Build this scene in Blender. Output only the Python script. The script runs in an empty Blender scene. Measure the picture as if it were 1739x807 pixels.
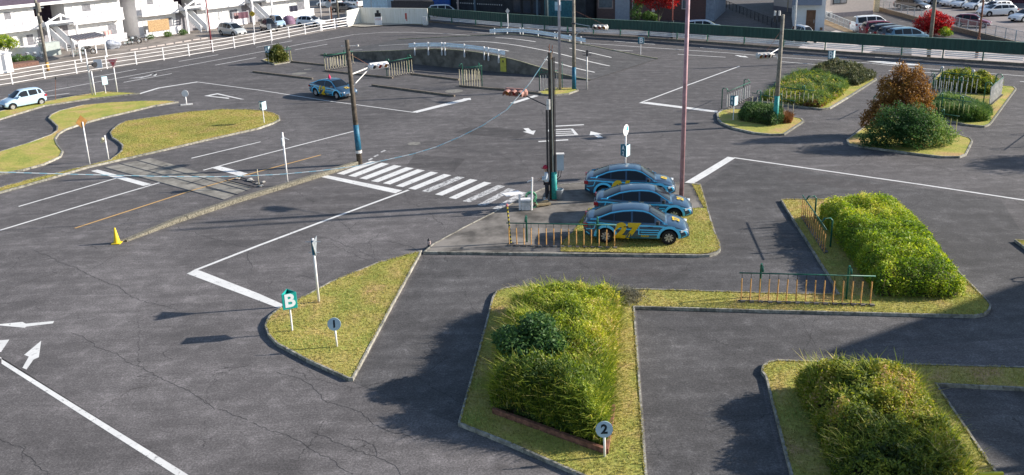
import bpy, bmesh, math, random
import numpy as np
from mathutils import Vector, Matrix
from mathutils.geometry import tessellate_polygon
random.seed(7)
scene = bpy.context.scene
C = scene.collection
rad = math.radians

# ---------------- camera, world, sun ----------------
FOC, CX, CY, PITCH, ROLL, CH = 1445.6, 869.5, 278.0, .2821, -.02925, 13.818
cp, sp, cr, sr = math.cos(PITCH), math.sin(PITCH), math.cos(ROLL), math.sin(ROLL)
CF = np.array([0, cp, -sp]); _u = np.array([0, sp, cp]); _r = np.array([1., 0, 0])
CR = _r*cr + _u*sr; CU = -_r*sr + _u*cr
cam_d = bpy.data.cameras.new("camera"); cam = bpy.data.objects.new("camera", cam_d); C.objects.link(cam)
cam_d.sensor_width = 36; cam_d.lens = 36*FOC/1739; cam_d.shift_y = (CY-403.5)/1739
cam_d.clip_start = .5; cam_d.clip_end = 4000
M3 = Matrix((CR, CU, -CF)).transposed()
cam.matrix_world = Matrix.Translation((0, 0, CH)) @ M3.to_4x4()
scene.camera = cam
SUN_EL, SUN_AZ = 23.7, 6.0        # azimuth from +x towards +y
w = bpy.data.worlds.new("World"); scene.world = w; w.use_nodes = True
nt = w.node_tree; sky = nt.nodes.new('ShaderNodeTexSky'); sky.sky_type = 'NISHITA'; sky.sun_disc = False
sky.sun_elevation = rad(SUN_EL); sky.sun_rotation = rad(90-SUN_AZ)
sky.air_density = 1.0; sky.dust_density = .6; sky.ozone_density = 1.5
nt.links.new(sky.outputs[0], nt.nodes['Background'].inputs[0]); nt.nodes['Background'].inputs[1].default_value = .092
sl = bpy.data.lights.new("sun", 'SUN'); so = bpy.data.objects.new("sun", sl); C.objects.link(so)
sl.energy = 4.6; sl.angle = rad(.8); sl.color = (1, .93, .83)
sd = Vector((math.cos(rad(SUN_EL))*math.cos(rad(SUN_AZ)), math.cos(rad(SUN_EL))*math.sin(rad(SUN_AZ)), math.sin(rad(SUN_EL))))
so.rotation_euler = sd.to_track_quat('Z', 'Y').to_euler(); so.location = (40, 0, 40)
scene.view_settings.view_transform = 'Standard'; scene.view_settings.look = 'None'
scene.view_settings.gamma = 1; scene.view_settings.exposure = 1.0

# ---------------- measuring helpers ----------------
def G(x, y, z=0.):            # pixel of the photograph -> point at height z
    d = CF*FOC + CR*(x-CX) + CU*(CY-y); t = (z-CH)/d[2]
    return (float(d[0]*t), float(d[1]*t), z)
def GV(x, y, z=0.): return Vector(G(x, y, z))
def onplane(x, y, o, u):      # pixel -> (s, z) on the vertical plane through o along u
    u = np.array([u[0], u[1], 0.]); u /= np.linalg.norm(u); n = np.array([-u[1], u[0], 0]); o = np.array([o[0], o[1], 0.])
    d = CF*FOC + CR*(x-CX) + CU*(CY-y); c = np.array([0, 0, CH]); t = ((o-c)@n)/(d@n); P = c+d*t
    return float((P-o)@u), float(P[2])
def hz(x, y, xt, yt):         # height of a pixel above the ground pixel (x, y)
    g = G(x, y); d = CF*FOC + CR*(xt-CX) + CU*(CY-yt)
    return CH + d[2]*math.hypot(g[0], g[1])/math.hypot(d[0], d[1])
PS = lambda pts: [G(*p)[:2] for p in pts]

# ---------------- materials ----------------
def N(nt, t, **kw):
    n = nt.nodes.new(t)
    for k, v in kw.items(): setattr(n, k, v)
    return n
MATS = {}
def mat(name, col, rough=.7, metal=0., var=.12, scale=3., spec=.3, bump=0., coat=0., emis=0.):
    if name in MATS: return MATS[name]
    m = bpy.data.materials.new(name); m.use_nodes = True; nt = m.node_tree; L = nt.links
    b = nt.nodes['Principled BSDF']; b.inputs['Roughness'].default_value = rough; b.inputs['Metallic'].default_value = metal
    b.inputs['Specular IOR Level'].default_value = spec; b.inputs['Coat Weight'].default_value = coat
    b.inputs['Base Color'].default_value = (*col, 1)
    if var > 0:
        tc = N(nt, 'ShaderNodeTexCoord'); no = N(nt, 'ShaderNodeTexNoise'); no.inputs['Scale'].default_value = scale
        no.inputs['Detail'].default_value = 6; no.inputs['Roughness'].default_value = .65
        L.new(tc.outputs['Object'], no.inputs['Vector'])
        r = N(nt, 'ShaderNodeValToRGB'); r.color_ramp.elements[0].position = .37; r.color_ramp.elements[1].position = .63
        r.color_ramp.elements[0].color = (*[c*(1-var) for c in col], 1); r.color_ramp.elements[1].color = (*[min(1, c*(1+var)) for c in col], 1)
        L.new(no.outputs[0], r.inputs[0]); L.new(r.outputs[0], b.inputs['Base Color'])
        if bump:
            bp = N(nt, 'ShaderNodeBump'); bp.inputs['Strength'].default_value = bump; bp.inputs['Distance'].default_value = .02
            L.new(no.outputs[0], bp.inputs['Height']); L.new(bp.outputs[0], b.inputs['Normal'])
    MATS[name] = m; return m

def math_n(nt, op, a, b=None, clamp=False):
    n = N(nt, 'ShaderNodeMath', operation=op); n.use_clamp = clamp
    for i, v in enumerate((a, b)):
        if v is None: continue
        if isinstance(v, (int, float)): n.inputs[i].default_value = v
        else: nt.links.new(v, n.inputs[i])
    return n.outputs[0]
def noise(nt, vec, scale, detail=5, rough=.6, dist=0):
    n = N(nt, 'ShaderNodeTexNoise'); n.inputs['Scale'].default_value = scale; n.inputs['Detail'].default_value = detail
    n.inputs['Roughness'].default_value = rough; n.inputs['Distortion'].default_value = dist
    nt.links.new(vec, n.inputs['Vector']); return n
def ramp(nt, fac, stops):
    r = N(nt, 'ShaderNodeValToRGB'); e = r.color_ramp.elements
    while len(e) < len(stops): e.new(.5)
    for k, (p, c) in zip(e, stops): k.position = p; k.color = (*c, 1) if len(c) == 3 else c
    nt.links.new(fac, r.inputs[0]); return r.outputs[0]
def mixc(nt, fac, a, b, mode='MIX'):
    n = N(nt, 'ShaderNodeMix', data_type='RGBA', blend_type=mode)
    if isinstance(fac, (int, float)): n.inputs[0].default_value = fac
    else: nt.links.new(fac, n.inputs[0])
    for i, v in ((6, a), (7, b)):
        if isinstance(v, tuple): n.inputs[i].default_value = (*v, 1)
        else: nt.links.new(v, n.inputs[i])
    return n.outputs[2]

def asphalt(name, base, cracks=True, tone=(1.05, .965, .965), patch=.85):
    m = bpy.data.materials.new(name); m.use_nodes = True; nt = m.node_tree; L = nt.links
    b = nt.nodes['Principled BSDF']; tc = N(nt, 'ShaderNodeTexCoord'); o = tc.outputs['Object']
    n1 = noise(nt, o, .11, 6, .6, .6).outputs[0]
    mp = N(nt, 'ShaderNodeMapping'); mp.inputs['Rotation'].default_value = (0, 0, rad(-8)); mp.inputs['Scale'].default_value = (.25, 1.6, 1)
    L.new(o, mp.inputs[0]); n2 = noise(nt, mp.outputs[0], .9, 7, .7, .5).outputs[0]
    n3 = noise(nt, o, 1.4, 8, .75, .3).outputs[0]
    n4 = noise(nt, o, 16, 5, .85).outputs[0]
    sx = N(nt, 'ShaderNodeSeparateXYZ'); L.new(o, sx.inputs[0])
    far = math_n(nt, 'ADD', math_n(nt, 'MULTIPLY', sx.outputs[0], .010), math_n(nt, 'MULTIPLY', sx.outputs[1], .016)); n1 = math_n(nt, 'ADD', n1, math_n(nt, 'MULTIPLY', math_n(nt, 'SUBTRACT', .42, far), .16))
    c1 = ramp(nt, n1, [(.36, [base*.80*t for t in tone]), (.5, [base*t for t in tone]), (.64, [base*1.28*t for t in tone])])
    s = ramp(nt, n2, [(.36, (.90,)*3), (.52, (1,)*3), (.66, (1.16,)*3)]); c = mixc(nt, 1., c1, s, 'MULTIPLY')
    s = ramp(nt, n3, [(.36, (.78,)*3), (.49, (.95,)*3), (.55, (1.08,)*3), (.66, (1.5,)*3)]); c = mixc(nt, patch, c, s, 'MULTIPLY')
    s = ramp(nt, n4, [(.34, (.45,)*3), (.5, (.96,)*3), (.66, (1.9,)*3)]); c = mixc(nt, .85, c, s, 'MULTIPLY')
    mp = N(nt, 'ShaderNodeMapping'); mp.inputs['Rotation'].default_value = (0, 0, rad(-52)); mp.inputs['Scale'].default_value = (.18, 1.5, 1)
    L.new(o, mp.inputs[0]); n5 = noise(nt, mp.outputs[0], 1.1, 6, .7, .4).outputs[0]
    c = mixc(nt, .8, c, ramp(nt, n5, [(.38, (.86,)*3), (.52, (1,)*3), (.64, (1.22,)*3)]), 'MULTIPLY')
    if cracks:
        nv = noise(nt, o, .9, 6, .7); mv = N(nt, 'ShaderNodeVectorMath', operation='MULTIPLY_ADD')
        L.new(nv.outputs['Color'], mv.inputs[0]); mv.inputs[1].default_value = (.9, .9, 0); L.new(o, mv.inputs[2])
        for sc, th, mlo, seed in ((.17, .011, .50, 0), (.30, .009, .56, 29)):
            vo = N(nt, 'ShaderNodeTexVoronoi', feature='DISTANCE_TO_EDGE', voronoi_dimensions='2D'); vo.inputs['Scale'].default_value = sc
            ad = N(nt, 'ShaderNodeVectorMath', operation='ADD'); ad.inputs[1].default_value = (seed, seed*2, 0); L.new(mv.outputs[0], ad.inputs[0])
            L.new(ad.outputs[0], vo.inputs['Vector'])
            wob = math_n(nt, 'MULTIPLY', noise(nt, o, .35+seed*.01, 3).outputs[0], th*2.0*sc/.17)
            ln = math_n(nt, 'LESS_THAN', vo.outputs['Distance'], math_n(nt, 'MULTIPLY', wob, .26))
            mk = math_n(nt, 'GREATER_THAN', noise(nt, o, .16+seed*.004, 3).outputs[0], mlo)
            f = math_n(nt, 'MULTIPLY', math_n(nt, 'MULTIPLY', ln, mk), .58)
            c = mixc(nt, f, c, (.018, .017, .018))
    L.new(c, b.inputs['Base Color']); b.inputs['Roughness'].default_value = .88; b.inputs['Specular IOR Level'].default_value = .35
    bp = N(nt, 'ShaderNodeBump'); bp.inputs['Strength'].default_value = .35; bp.inputs['Distance'].default_value = .012
    L.new(n4, bp.inputs['Height']); L.new(bp.outputs[0], b.inputs['Normal'])
    MATS[name] = m; return m
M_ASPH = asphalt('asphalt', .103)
M_RAMP = asphalt('ramp_asphalt', .088, False, (1, .96, .97))
M_BAY = asphalt('darker_asphalt', .080, True, (1.02, .965, .97), 1.)

def paint_mat(name, col, wear=.5):
    m = bpy.data.materials.new(name); m.use_nodes = True; nt = m.node_tree; L = nt.links
    b = nt.nodes['Principled BSDF']; tc = N(nt, 'ShaderNodeTexCoord'); o = tc.outputs['Object']
    a = noise(nt, o, 5, 8, .75, .4).outputs[0]; d = noise(nt, o, 38, 4, .8).outputs[0]
    s = math_n(nt, 'ADD', math_n(nt, 'MULTIPLY', a, .7), math_n(nt, 'MULTIPLY', d, .3))
    f = ramp(nt, s, [(wear-.03, (0, 0, 0)), (wear+.03, (1, 1, 1))])
    cc = mixc(nt, ramp(nt, noise(nt, o, .8, 4).outputs[0], [(.3, (0,)*3), (.7, (1,)*3)]), tuple(x*.84 for x in col), col)
    c = mixc(nt, f, cc, (.17, .165, .165)); L.new(c, b.inputs['Base Color']); b.inputs['Roughness'].default_value = .7
    MATS[name] = m; return m
M_WHITE = paint_mat('road_paint', (.70, .69, .67), .585)
M_WORN = paint_mat('worn_road_paint', (.60, .59, .58), .51)
M_YEL = paint_mat('yellow_road_paint', (.55, .33, .12), .6)

def foliage(name, stops, trans=.35, rough=.6):
    m = bpy.data.materials.new(name); m.use_nodes = True; nt = m.node_tree; L = nt.links
    out = nt.nodes['Material Output']; b = nt.nodes['Principled BSDF']
    at = N(nt, 'ShaderNodeAttribute', attribute_name='tint'); c = ramp(nt, at.outputs['Fac'], stops)
    L.new(c, b.inputs['Base Color']); b.inputs['Roughness'].default_value = rough; b.inputs['Specular IOR Level'].default_value = .25
    tr = N(nt, 'ShaderNodeBsdfTranslucent'); hs = N(nt, 'ShaderNodeHueSaturation'); hs.inputs['Value'].default_value = 1.5; hs.inputs['Saturation'].default_value = 1.1
    L.new(c, hs.inputs['Color']); L.new(hs.outputs[0], tr.inputs[0])
    mx = N(nt, 'ShaderNodeMixShader'); mx.inputs[0].default_value = trans
    L.new(b.outputs[0], mx.inputs[1]); L.new(tr.outputs[0], mx.inputs[2]); L.new(mx.outputs[0], out.inputs[0])
    MATS[name] = m; return m
M_HEDGE = foliage('yellow_green_leaves', [(0, (0.052, 0.090, 0.016)), (.35, (0.176, 0.243, 0.029)), (.62, (0.351, 0.405, 0.046)), (.85, (0.526, 0.504, 0.081)), (1, (0.666, 0.520, 0.228))])
M_HEDGE2 = foliage('fresh_green_leaves', [(0, (0.062, 0.121, 0.019)), (.4, (0.194, 0.290, 0.032)), (.75, (0.407, 0.467, 0.047)), (1, (0.673, 0.580, 0.141))])
M_HEDGE3 = foliage('mixed_green_leaves', [(0, (0.034, 0.052, 0.016)), (.35, (0.102, 0.149, 0.027)), (.7, (0.274, 0.297, 0.038)), (.9, (0.444, 0.372, 0.076)), (1, (0.546, 0.356, 0.198))])
M_DARKLEAF = foliage('dark_green_leaves', [(0, (0.022, 0.044, 0.017)), (.5, (0.062, 0.119, 0.035)), (1, (0.152, 0.225, 0.065))], .25)
M_TALLG = foliage('tall_grass_blades', [(0, (0.087, 0.138, 0.030)), (.5, (0.246, 0.317, 0.044)), (.8, (0.491, 0.468, 0.090)), (1, (0.722, 0.578, 0.300))], .4)
M_LAWNB = foliage('lawn_blades', [(0, (0.177, 0.159, 0.056)), (.4, (0.300, 0.278, 0.084)), (.75, (0.423, 0.358, 0.112)), (1, (0.546, 0.411, 0.206))], .3)
M_RED = foliage('red_leaves', [(0, (.16, .012, .018)), (.5, (.42, .03, .035)), (1, (.62, .10, .07))], .35)
M_ORANGE = foliage('orange_brown_leaves', [(0, (.10, .05, .025)), (.35, (.20, .10, .035)), (.65, (.36, .19, .05)), (1, (.46, .30, .08))], .3)
M_GREY = foliage('dull_olive_leaves', [(0, (0.047, 0.061, 0.027)), (.5, (0.115, 0.128, 0.054)), (.85, (0.203, 0.189, 0.095)), (1, (0.270, 0.189, 0.121))], .25)
M_RUST = foliage('rusty_dry_leaves', [(0, (.12, .05, .02)), (.6, (.26, .12, .05)), (1, (.36, .26, .12))], .25)
M_BUSH = foliage('bright_bush_leaves', [(0, (0.034, 0.081, 0.029)), (.5, (0.101, 0.189, 0.049)), (1, (0.254, 0.324, 0.085))], .3)

def lawn_mat():
    m = bpy.data.materials.new('lawn'); m.use_nodes = True; nt = m.node_tree; L = nt.links
    b = nt.nodes['Principled BSDF']; o = N(nt, 'ShaderNodeTexCoord').outputs['Object']
    a = noise(nt, o, .55, 5, .6, .5).outputs[0]; d = noise(nt, o, 9, 6, .75, .3).outputs[0]; e = noise(nt, o, 40, 3, .7).outputs[0]
    c = ramp(nt, a, [(.36, (.27, .30, .07)), (.48, (.36, .34, .09)), (.57, (.43, .35, .12)), (.66, (.46, .31, .15))])
    c = mixc(nt, .85, c, ramp(nt, d, [(.36, (.62, .62, .55)), (.5, (.98,)*3), (.64, (1.3, 1.25, 1.15))]), 'MULTIPLY')
    c = mixc(nt, .6, c, ramp(nt, e, [(.3, (.6,)*3), (.7, (1.35,)*3)]), 'MULTIPLY')
    L.new(c, b.inputs['Base Color']); b.inputs['Roughness'].default_value = .9; b.inputs['Specular IOR Level'].default_value = .1
    bp = N(nt, 'ShaderNodeBump'); bp.inputs['Strength'].default_value = .8; bp.inputs['Distance'].default_value = .04
    L.new(d, bp.inputs['Height']); L.new(bp.outputs[0], b.inputs['Normal']); MATS['lawn'] = m; return m
M_LAWN = lawn_mat()
M_KERB = mat('kerb_concrete', (.25, .235, .20), .9, var=.45, scale=6, bump=.4)
M_KERB2 = mat('kerb_concrete_pale', (.30, .285, .245), .9, var=.4, scale=7); M_KERB3 = mat('kerb_concrete_dark', (.18, .175, .15), .9, var=.5, scale=7)
M_CONC = mat('old_concrete', (.155, .14, .125), .9, var=.5, scale=.7, bump=.3)
M_SLAB = mat('slab_concrete', (.215, .20, .175), .9, var=.35, scale=1.3, bump=.3)
M_BEIGE = mat('pitted_kerb_concrete', (.17, .155, .12), .95, var=.55, scale=14, bump=.8)
M_WP = mat('white_gloss_paint', (.78, .76, .76), .45, var=.06, scale=2)
M_WPD = mat('weathered_white_paint', (.60, .58, .56), .6, var=.2, scale=5)
M_GREEN = mat('green_rail_paint', (.018, .11, .075), .45, var=.25, scale=6)
M_ORNG = mat('orange_pole_paint', (.60, .32, .11), .6, var=.3, scale=5)
M_CREAM = mat('cream_pole_paint', (.58, .52, .36), .6, var=.2, scale=5)
M_LIME = mat('lime_pole_paint', (.50, .48, .20), .6, var=.25, scale=5)
M_BLACK = mat('black_rubber', (.015, .015, .017), .7, var=.2)
M_DARK = mat('dark_metal', (.03, .03, .035), .5, var=.2)
M_STEEL = mat('galvanised_steel', (.42, .46, .50), .4, metal=.5, var=.2, scale=4)
M_RAILB = mat('guard_rail_paint', (.78, .84, .88), .4, var=.12, scale=3)
M_WOODP = mat('weathered_pole_wood', (.085, .068, .052), .85, var=.4, scale=5, bump=.4)
M_CPOLE = mat('concrete_pole', (.20, .18, .15), .85, var=.3, scale=5)
M_TEAL = mat('teal_wrap', (.03, .27, .25), .5, var=.25, scale=8)
M_NAVYW = mat('blue_green_wrap', (.02, .12, .20), .5, var=.25, scale=8)
M_PINK = mat('faded_red_pole', (.40, .23, .25), .5, var=.2, scale=3)
M_SILV = mat('silver_pole', (.36, .32, .33), .45, var=.15, scale=3)
M_SIG = mat('signal_housing', (.50, .47, .44), .6, var=.2, scale=6)
M_SIGR = mat('rusty_signal_housing', (.33, .17, .14), .7, var=.35, scale=8)
M_SIGNG = mat('sign_green', (.015, .34, .29), .45, var=.1)
M_SIGNB = mat('sign_blue_green', (.02, .13, .19), .45, var=.1)
M_LTBL = mat('pale_and_sunlit_panel', (.50, .66, .72), .5, var=.1)
M_INK = mat('black_ink', (.01, .02, .03), .6, var=0)
M_WINK = mat('white_ink', (.80, .82, .82), .5, var=0)
M_DISC = mat('pale_blue_disc', (.40, .52, .60), .5, var=.08)
M_YELP = mat('yellow_plastic', (.72, .50, .02), .5, var=.1)
M_RUSTB = mat('rust_brown', (.20, .09, .06), .8, var=.4, scale=8)
M_SOIL = mat('dark_soil', (.045, .038, .022), .95, var=.4, scale=4, bump=.5)
M_GLASS = mat('dark_car_glass', (.010, .013, .017), .12, spec=.4, var=0)
M_TYRE = mat('tyre', (.018, .018, .019), .85, var=.2)
M_RIM = mat('rim', (.50, .50, .52), .35, metal=.6, var=.1)
M_LAMP = mat('headlight', (.62, .66, .70), .15, spec=.8, var=0)
M_TAIL = mat('tail_light', (.32, .012, .02), .2, spec=.6, var=0)
M_PLATE = mat('plate', (.75, .75, .73), .5, var=0)
M_SKIN = mat('skin', (.45, .27, .19), .6, var=.05)

# ---------------- mesh helpers ----------------
class MB:
    def __init__(s): s.v = []; s.f = []; s.m = []
    def add(s, vs, fs, mi=0):
        o = len(s.v); s.v += [tuple(v) for v in vs]; s.f += [tuple(i+o for i in f) for f in fs]; s.m += [mi]*len(fs); return s
    def box(s, c, d, rz=0, mi=0, top=1.):
        x, y, z = d[0]/2, d[1]/2, d[2]/2; R = Matrix.Rotation(rz, 3, 'Z'); vs = []
        for k in (-1, 1):
            q = top if k > 0 else 1
            for a, b in ((-1, -1), (1, -1), (1, 1), (-1, 1)): vs.append(Vector(c) + R @ Vector((a*x*q, b*y*q, k*z)))
        return s.add(vs, [(3, 2, 1, 0), (4, 5, 6, 7), (0, 1, 5, 4), (1, 2, 6, 5), (2, 3, 7, 6), (3, 0, 4, 7)], mi)
    def bx(s, x0, x1, y0, y1, z0, z1, mi=0): return s.box(((x0+x1)/2, (y0+y1)/2, (z0+z1)/2), (abs(x1-x0), abs(y1-y0), abs(z1-z0)), 0, mi)
    def cyl(s, a, b, r0, r1=None, n=10, mi=0, cap=True):
        r1 = r0 if r1 is None else r1; a = Vector(a); b = Vector(b); d = (b-a)
        if d.length < 1e-6: return s
        q = d.to_track_quat('Z', 'Y'); vs = []
        for p, r in ((a, r0), (b, r1)):
            for i in range(n): t = 2*math.pi*i/n; vs.append(p + q @ Vector((r*math.cos(t), r*math.sin(t), 0)))
        fs = [(i, (i+1) % n, n+(i+1) % n, n+i) for i in range(n)]
        if cap: fs += [tuple(range(n))[::-1], tuple(range(n, 2*n))]
        return s.add(vs, fs, mi)
    def tube(s, pts, r, n=8, mi=0):
        P = [Vector(p) for p in pts]; rs = r if isinstance(r, (list, tuple)) else [r]*len(P); o = len(s.v); vs = []
        up = Vector((0, 0, 1)) if abs((P[-1]-P[0]).normalized().z) < .9 else Vector((0, 1, 0))
        for i, p in enumerate(P):
            t = (P[min(i+1, len(P)-1)]-P[max(i-1, 0)]).normalized(); a = t.cross(up)
            if a.length < .05: a = t.cross(Vector((1, 0, 0)))
            a.normalize(); b = a.cross(t)
            for k in range(n): g = 2*math.pi*k/n; vs.append(p + (a*math.cos(g)+b*math.sin(g))*rs[i])
        fs = [(i*n+k, i*n+(k+1) % n, (i+1)*n+(k+1) % n, (i+1)*n+k) for i in range(len(P)-1) for k in range(n)]
        fs += [tuple(range(n))[::-1], tuple((len(P)-1)*n+k for k in range(n))]
        return s.add(vs, fs, mi)
    def prism(s, poly, z0, z1, mi=0, mside=None):
        n = len(poly); area = sum(poly[i][0]*poly[(i+1) % n][1]-poly[(i+1) % n][0]*poly[i][1] for i in range(n))
        if area < 0: poly = poly[::-1]
        s.add([(x, y, z0) for x, y in poly]+[(x, y, z1) for x, y in poly], [(i, (i+1) % n, n+(i+1) % n, n+i) for i in range(n)], mi if mside is None else mside)
        tr = tessellate_polygon([[Vector((x, y, 0)) for x, y in poly]])
        fs = []
        for t in tr:
            a, b, c = [Vector(poly[i]) for i in t]
            fs.append(tuple(t) if (b-a).cross(c-a) > 0 else tuple(t)[::-1])
        return s.add([(x, y, z1) for x, y in poly], fs, mi)
    def flat(s, poly, z, mi=0):
        n = len(poly); tr = tessellate_polygon([[Vector((p[0], p[1], 0)) for p in poly]]); fs = []
        for t in tr:
            a, b, c = [Vector(poly[i][:2]) for i in t]
            fs.append(tuple(t) if (b-a).cross(c-a) > 0 else tuple(t)[::-1])
        return s.add([(p[0], p[1], z) for p in poly], fs, mi)
    def lathe(s, prof, c=(0, 0, 0), n=16, mi=0, axis='Z'):
        vs = []
        for r, z in prof:
            for k in range(n):
                g = 2*math.pi*k/n; p = (r*math.cos(g), r*math.sin(g), z)
                if axis == 'Y': p = (p[0], p[2], -p[1])
                vs.append((p[0]+c[0], p[1]+c[1], p[2]+c[2]))
        return s.add(vs, [(i*n+k, i*n+(k+1) % n, (i+1)*n+(k+1) % n, (i+1)*n+k) for i in range(len(prof)-1) for k in range(n)], mi)
    def build(s, name, mats, parent=None, smooth=False, loc=None, rz=None):
        me = bpy.data.meshes.new(name); me.from_pydata(s.v, [], s.f)
        for m in (mats if isinstance(mats, (list, tuple)) else [mats]): me.materials.append(m)
        if any(s.m): me.polygons.foreach_set('material_index', s.m)
        if smooth: me.polygons.foreach_set('use_smooth', [True]*len(s.f))
        me.update(); o = bpy.data.objects.new(name, me); C.objects.link(o)
        if parent: o.parent = parent
        if loc: o.location = loc
        if rz is not None: o.rotation_euler.z = rz
        return o
def tag(o, label=None, cat=None, group=None, kind=None):
    if label: o['label'] = label
    if cat: o['category'] = cat
    if group: o['group'] = group
    if kind: o['kind'] = kind
    return o
def thing(name, label, cat, loc=(0, 0, 0), rz=0, group=None):
    o = bpy.data.objects.new(name, None); C.objects.link(o); o.location = loc; o.rotation_euler = (0, 0, rz); o.empty_display_size = .3
    return tag(o, label, cat, group)
def struct(name, mb, m, label=None, smooth=False): return tag(mb.build(name, m, smooth=smooth), label or name.replace('_', ' '), None, None, 'structure')
def lab(o, label, cat): return tag(o, label, cat, None, 'structure')
def copy_tree(o, parent=None):
    c = o.copy(); C.objects.link(c)
    c.parent = parent
    for ch in list(o.children): copy_tree(ch, c)
    return c

def smooth_poly(pts, it=2):
    for _ in range(it):
        n = len(pts); q = []
        for i in range(n):
            a, b = pts[i], pts[(i+1) % n]
            q += [(a[0]*.75+b[0]*.25, a[1]*.75+b[1]*.25), (a[0]*.25+b[0]*.75, a[1]*.25+b[1]*.75)]
        pts = q
    return pts
def inset(poly, d):
    n = len(poly); area = sum(poly[i][0]*poly[(i+1) % n][1]-poly[(i+1) % n][0]*poly[i][1] for i in range(n))
    if area < 0: poly = poly[::-1]
    out = []
    for i in range(n):
        p0, p1, p2 = Vector(poly[i-1]), Vector(poly[i]), Vector(poly[(i+1) % n])
        e1 = (p1-p0).normalized(); e2 = (p2-p1).normalized()
        n1 = Vector((-e1.y, e1.x)); n2 = Vector((-e2.y, e2.x)); b = n1+n2
        if b.length < .2: b = n1
        b.normalize(); k = d/max(.45, b.dot(n1)); q = p1 + b*k; out.append((q.x, q.y))
    return out
def pin(poly, X, Y):
    P = np.array(poly); ins = np.zeros(X.shape, bool); j = len(P)-1
    for i in range(len(P)):
        xi, yi = P[i]; xj, yj = P[j]
        c = ((yi > Y) != (yj > Y)) & (X < (xj-xi)*(Y-yi)/(yj-yi+1e-12)+xi); ins ^= c; j = i
    return ins
def edged(poly, X, Y):
    P = np.array(poly); D = np.full(X.shape, 1e9)
    for i in range(len(P)):
        a = P[i-1]; b = P[i]; ab = b-a; t = np.clip(((X-a[0])*ab[0]+(Y-a[1])*ab[1])/(ab@ab+1e-12), 0, 1)
        D = np.minimum(D, np.hypot(X-a[0]-t*ab[0], Y-a[1]-t*ab[1]))
    return D
rng = np.random.default_rng(5)
def sample(poly, n, r=rng):
    P = np.array(poly); lo, hi = P.min(0), P.max(0); xs = []; ys = []; c = 0
    while c < n:
        X = r.uniform(lo[0], hi[0], n*2); Y = r.uniform(lo[1], hi[1], n*2); k = pin(poly, X, Y); xs.append(X[k]); ys.append(Y[k]); c += k.sum()
        if k.sum() == 0: break
    return np.concatenate(xs)[:n], np.concatenate(ys)[:n]
def vnoise(X, Y, sc, seed=0):
    x = X*sc+seed*17.3; y = Y*sc+seed*5.7; xi = np.floor(x); yi = np.floor(y); fx = x-xi; fy = y-yi; fx = fx*fx*(3-2*fx); fy = fy*fy*(3-2*fy)
    h = lambda a, b: np.modf(np.abs(np.sin(a*127.1+b*311.7+seed*3.3)*43758.5453))[0]
    return (h(xi, yi)*(1-fx)+h(xi+1, yi)*fx)*(1-fy)+(h(xi, yi+1)*(1-fx)+h(xi+1, yi+1)*fx)*fy
def npmesh(name, V, F, m, parent=None, tint=None):      # V (n,3), F (m,k)
    me = bpy.data.meshes.new(name); k = F.shape[1]
    me.vertices.add(len(V)); me.vertices.foreach_set('co', V.astype(np.float32).ravel())
    me.loops.add(F.size); me.loops.foreach_set('vertex_index', F.astype(np.int32).ravel())
    me.polygons.add(len(F)); me.polygons.foreach_set('loop_start', (np.arange(len(F))*k).astype(np.int32))
    me.polygons.foreach_set('loop_total', np.full(len(F), k, np.int32))
    if tint is not None:
        a = me.attributes.new('tint', 'FLOAT', 'POINT'); a.data.foreach_set('value', tint.astype(np.float32))
    me.materials.append(m); me.update(calc_edges=True); me.validate()
    o = bpy.data.objects.new(name, me); C.objects.link(o)
    if parent: o.parent = parent
    return o
def leaves(P, size, tint, up=.35, aspect=.5):       # rhombic leaves at points P
    n = len(P); nr = rng.normal(size=(n, 3)); nr[:, 2] = np.abs(nr[:, 2])+up; nr /= np.linalg.norm(nr, axis=1)[:, None]
    a = np.cross(nr, rng.normal(size=(n, 3))); a /= np.linalg.norm(a, axis=1)[:, None]; b = np.cross(nr, a)
    s = size*rng.uniform(.6, 1.3, n)[:, None]; V = np.stack([P-a*s*.5, P+b*s*aspect*.5-nr*s*.08, P+a*s*.5, P-b*s*aspect*.5-nr*s*.08], 1).reshape(-1, 3)
    F = np.arange(4*n).reshape(n, 4); return V, F, np.repeat(tint, 4)
def blades(P, h, wd, tint, lean=.5):               # arching blades: two quads + tip folded into quads
    n = len(P); h = h*rng.uniform(.6, 1.25, n); az = rng.uniform(0, 2*np.pi, n); dx = np.stack([np.cos(az), np.sin(az), np.zeros(n)], 1)
    sx = np.stack([-np.sin(az), np.cos(az), np.zeros(n)], 1)*(wd*rng.uniform(.6, 1.3, n))[:, None]*.5
    ln = (lean*rng.uniform(.3, 1.4, n))[:, None]*h[:, None]; z = np.array([0, 0, 1.])
    p0 = P; p1 = P+z*h[:, None]*.6+dx*ln*.3; p2 = P+z*h[:, None]*.92+dx*ln*.95
    V = np.stack([p0-sx, p0+sx, p1+sx*.8, p1-sx*.8, p2+sx*.12, p2-sx*.12], 1).reshape(-1, 3); i = np.arange(n)[:, None]*6
    F = np.concatenate([i+np.array([[0, 1, 2, 3]]), i+np.array([[3, 2, 4, 5]])]); return V, F, np.repeat(tint, 6)
def cat3(parts):
    V, F, T = [], [], []; o = 0
    for v, f, t in parts: V.append(v); F.append(f+o); T.append(t); o += len(v)
    return np.concatenate(V), np.concatenate(F), np.concatenate(T)

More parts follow.
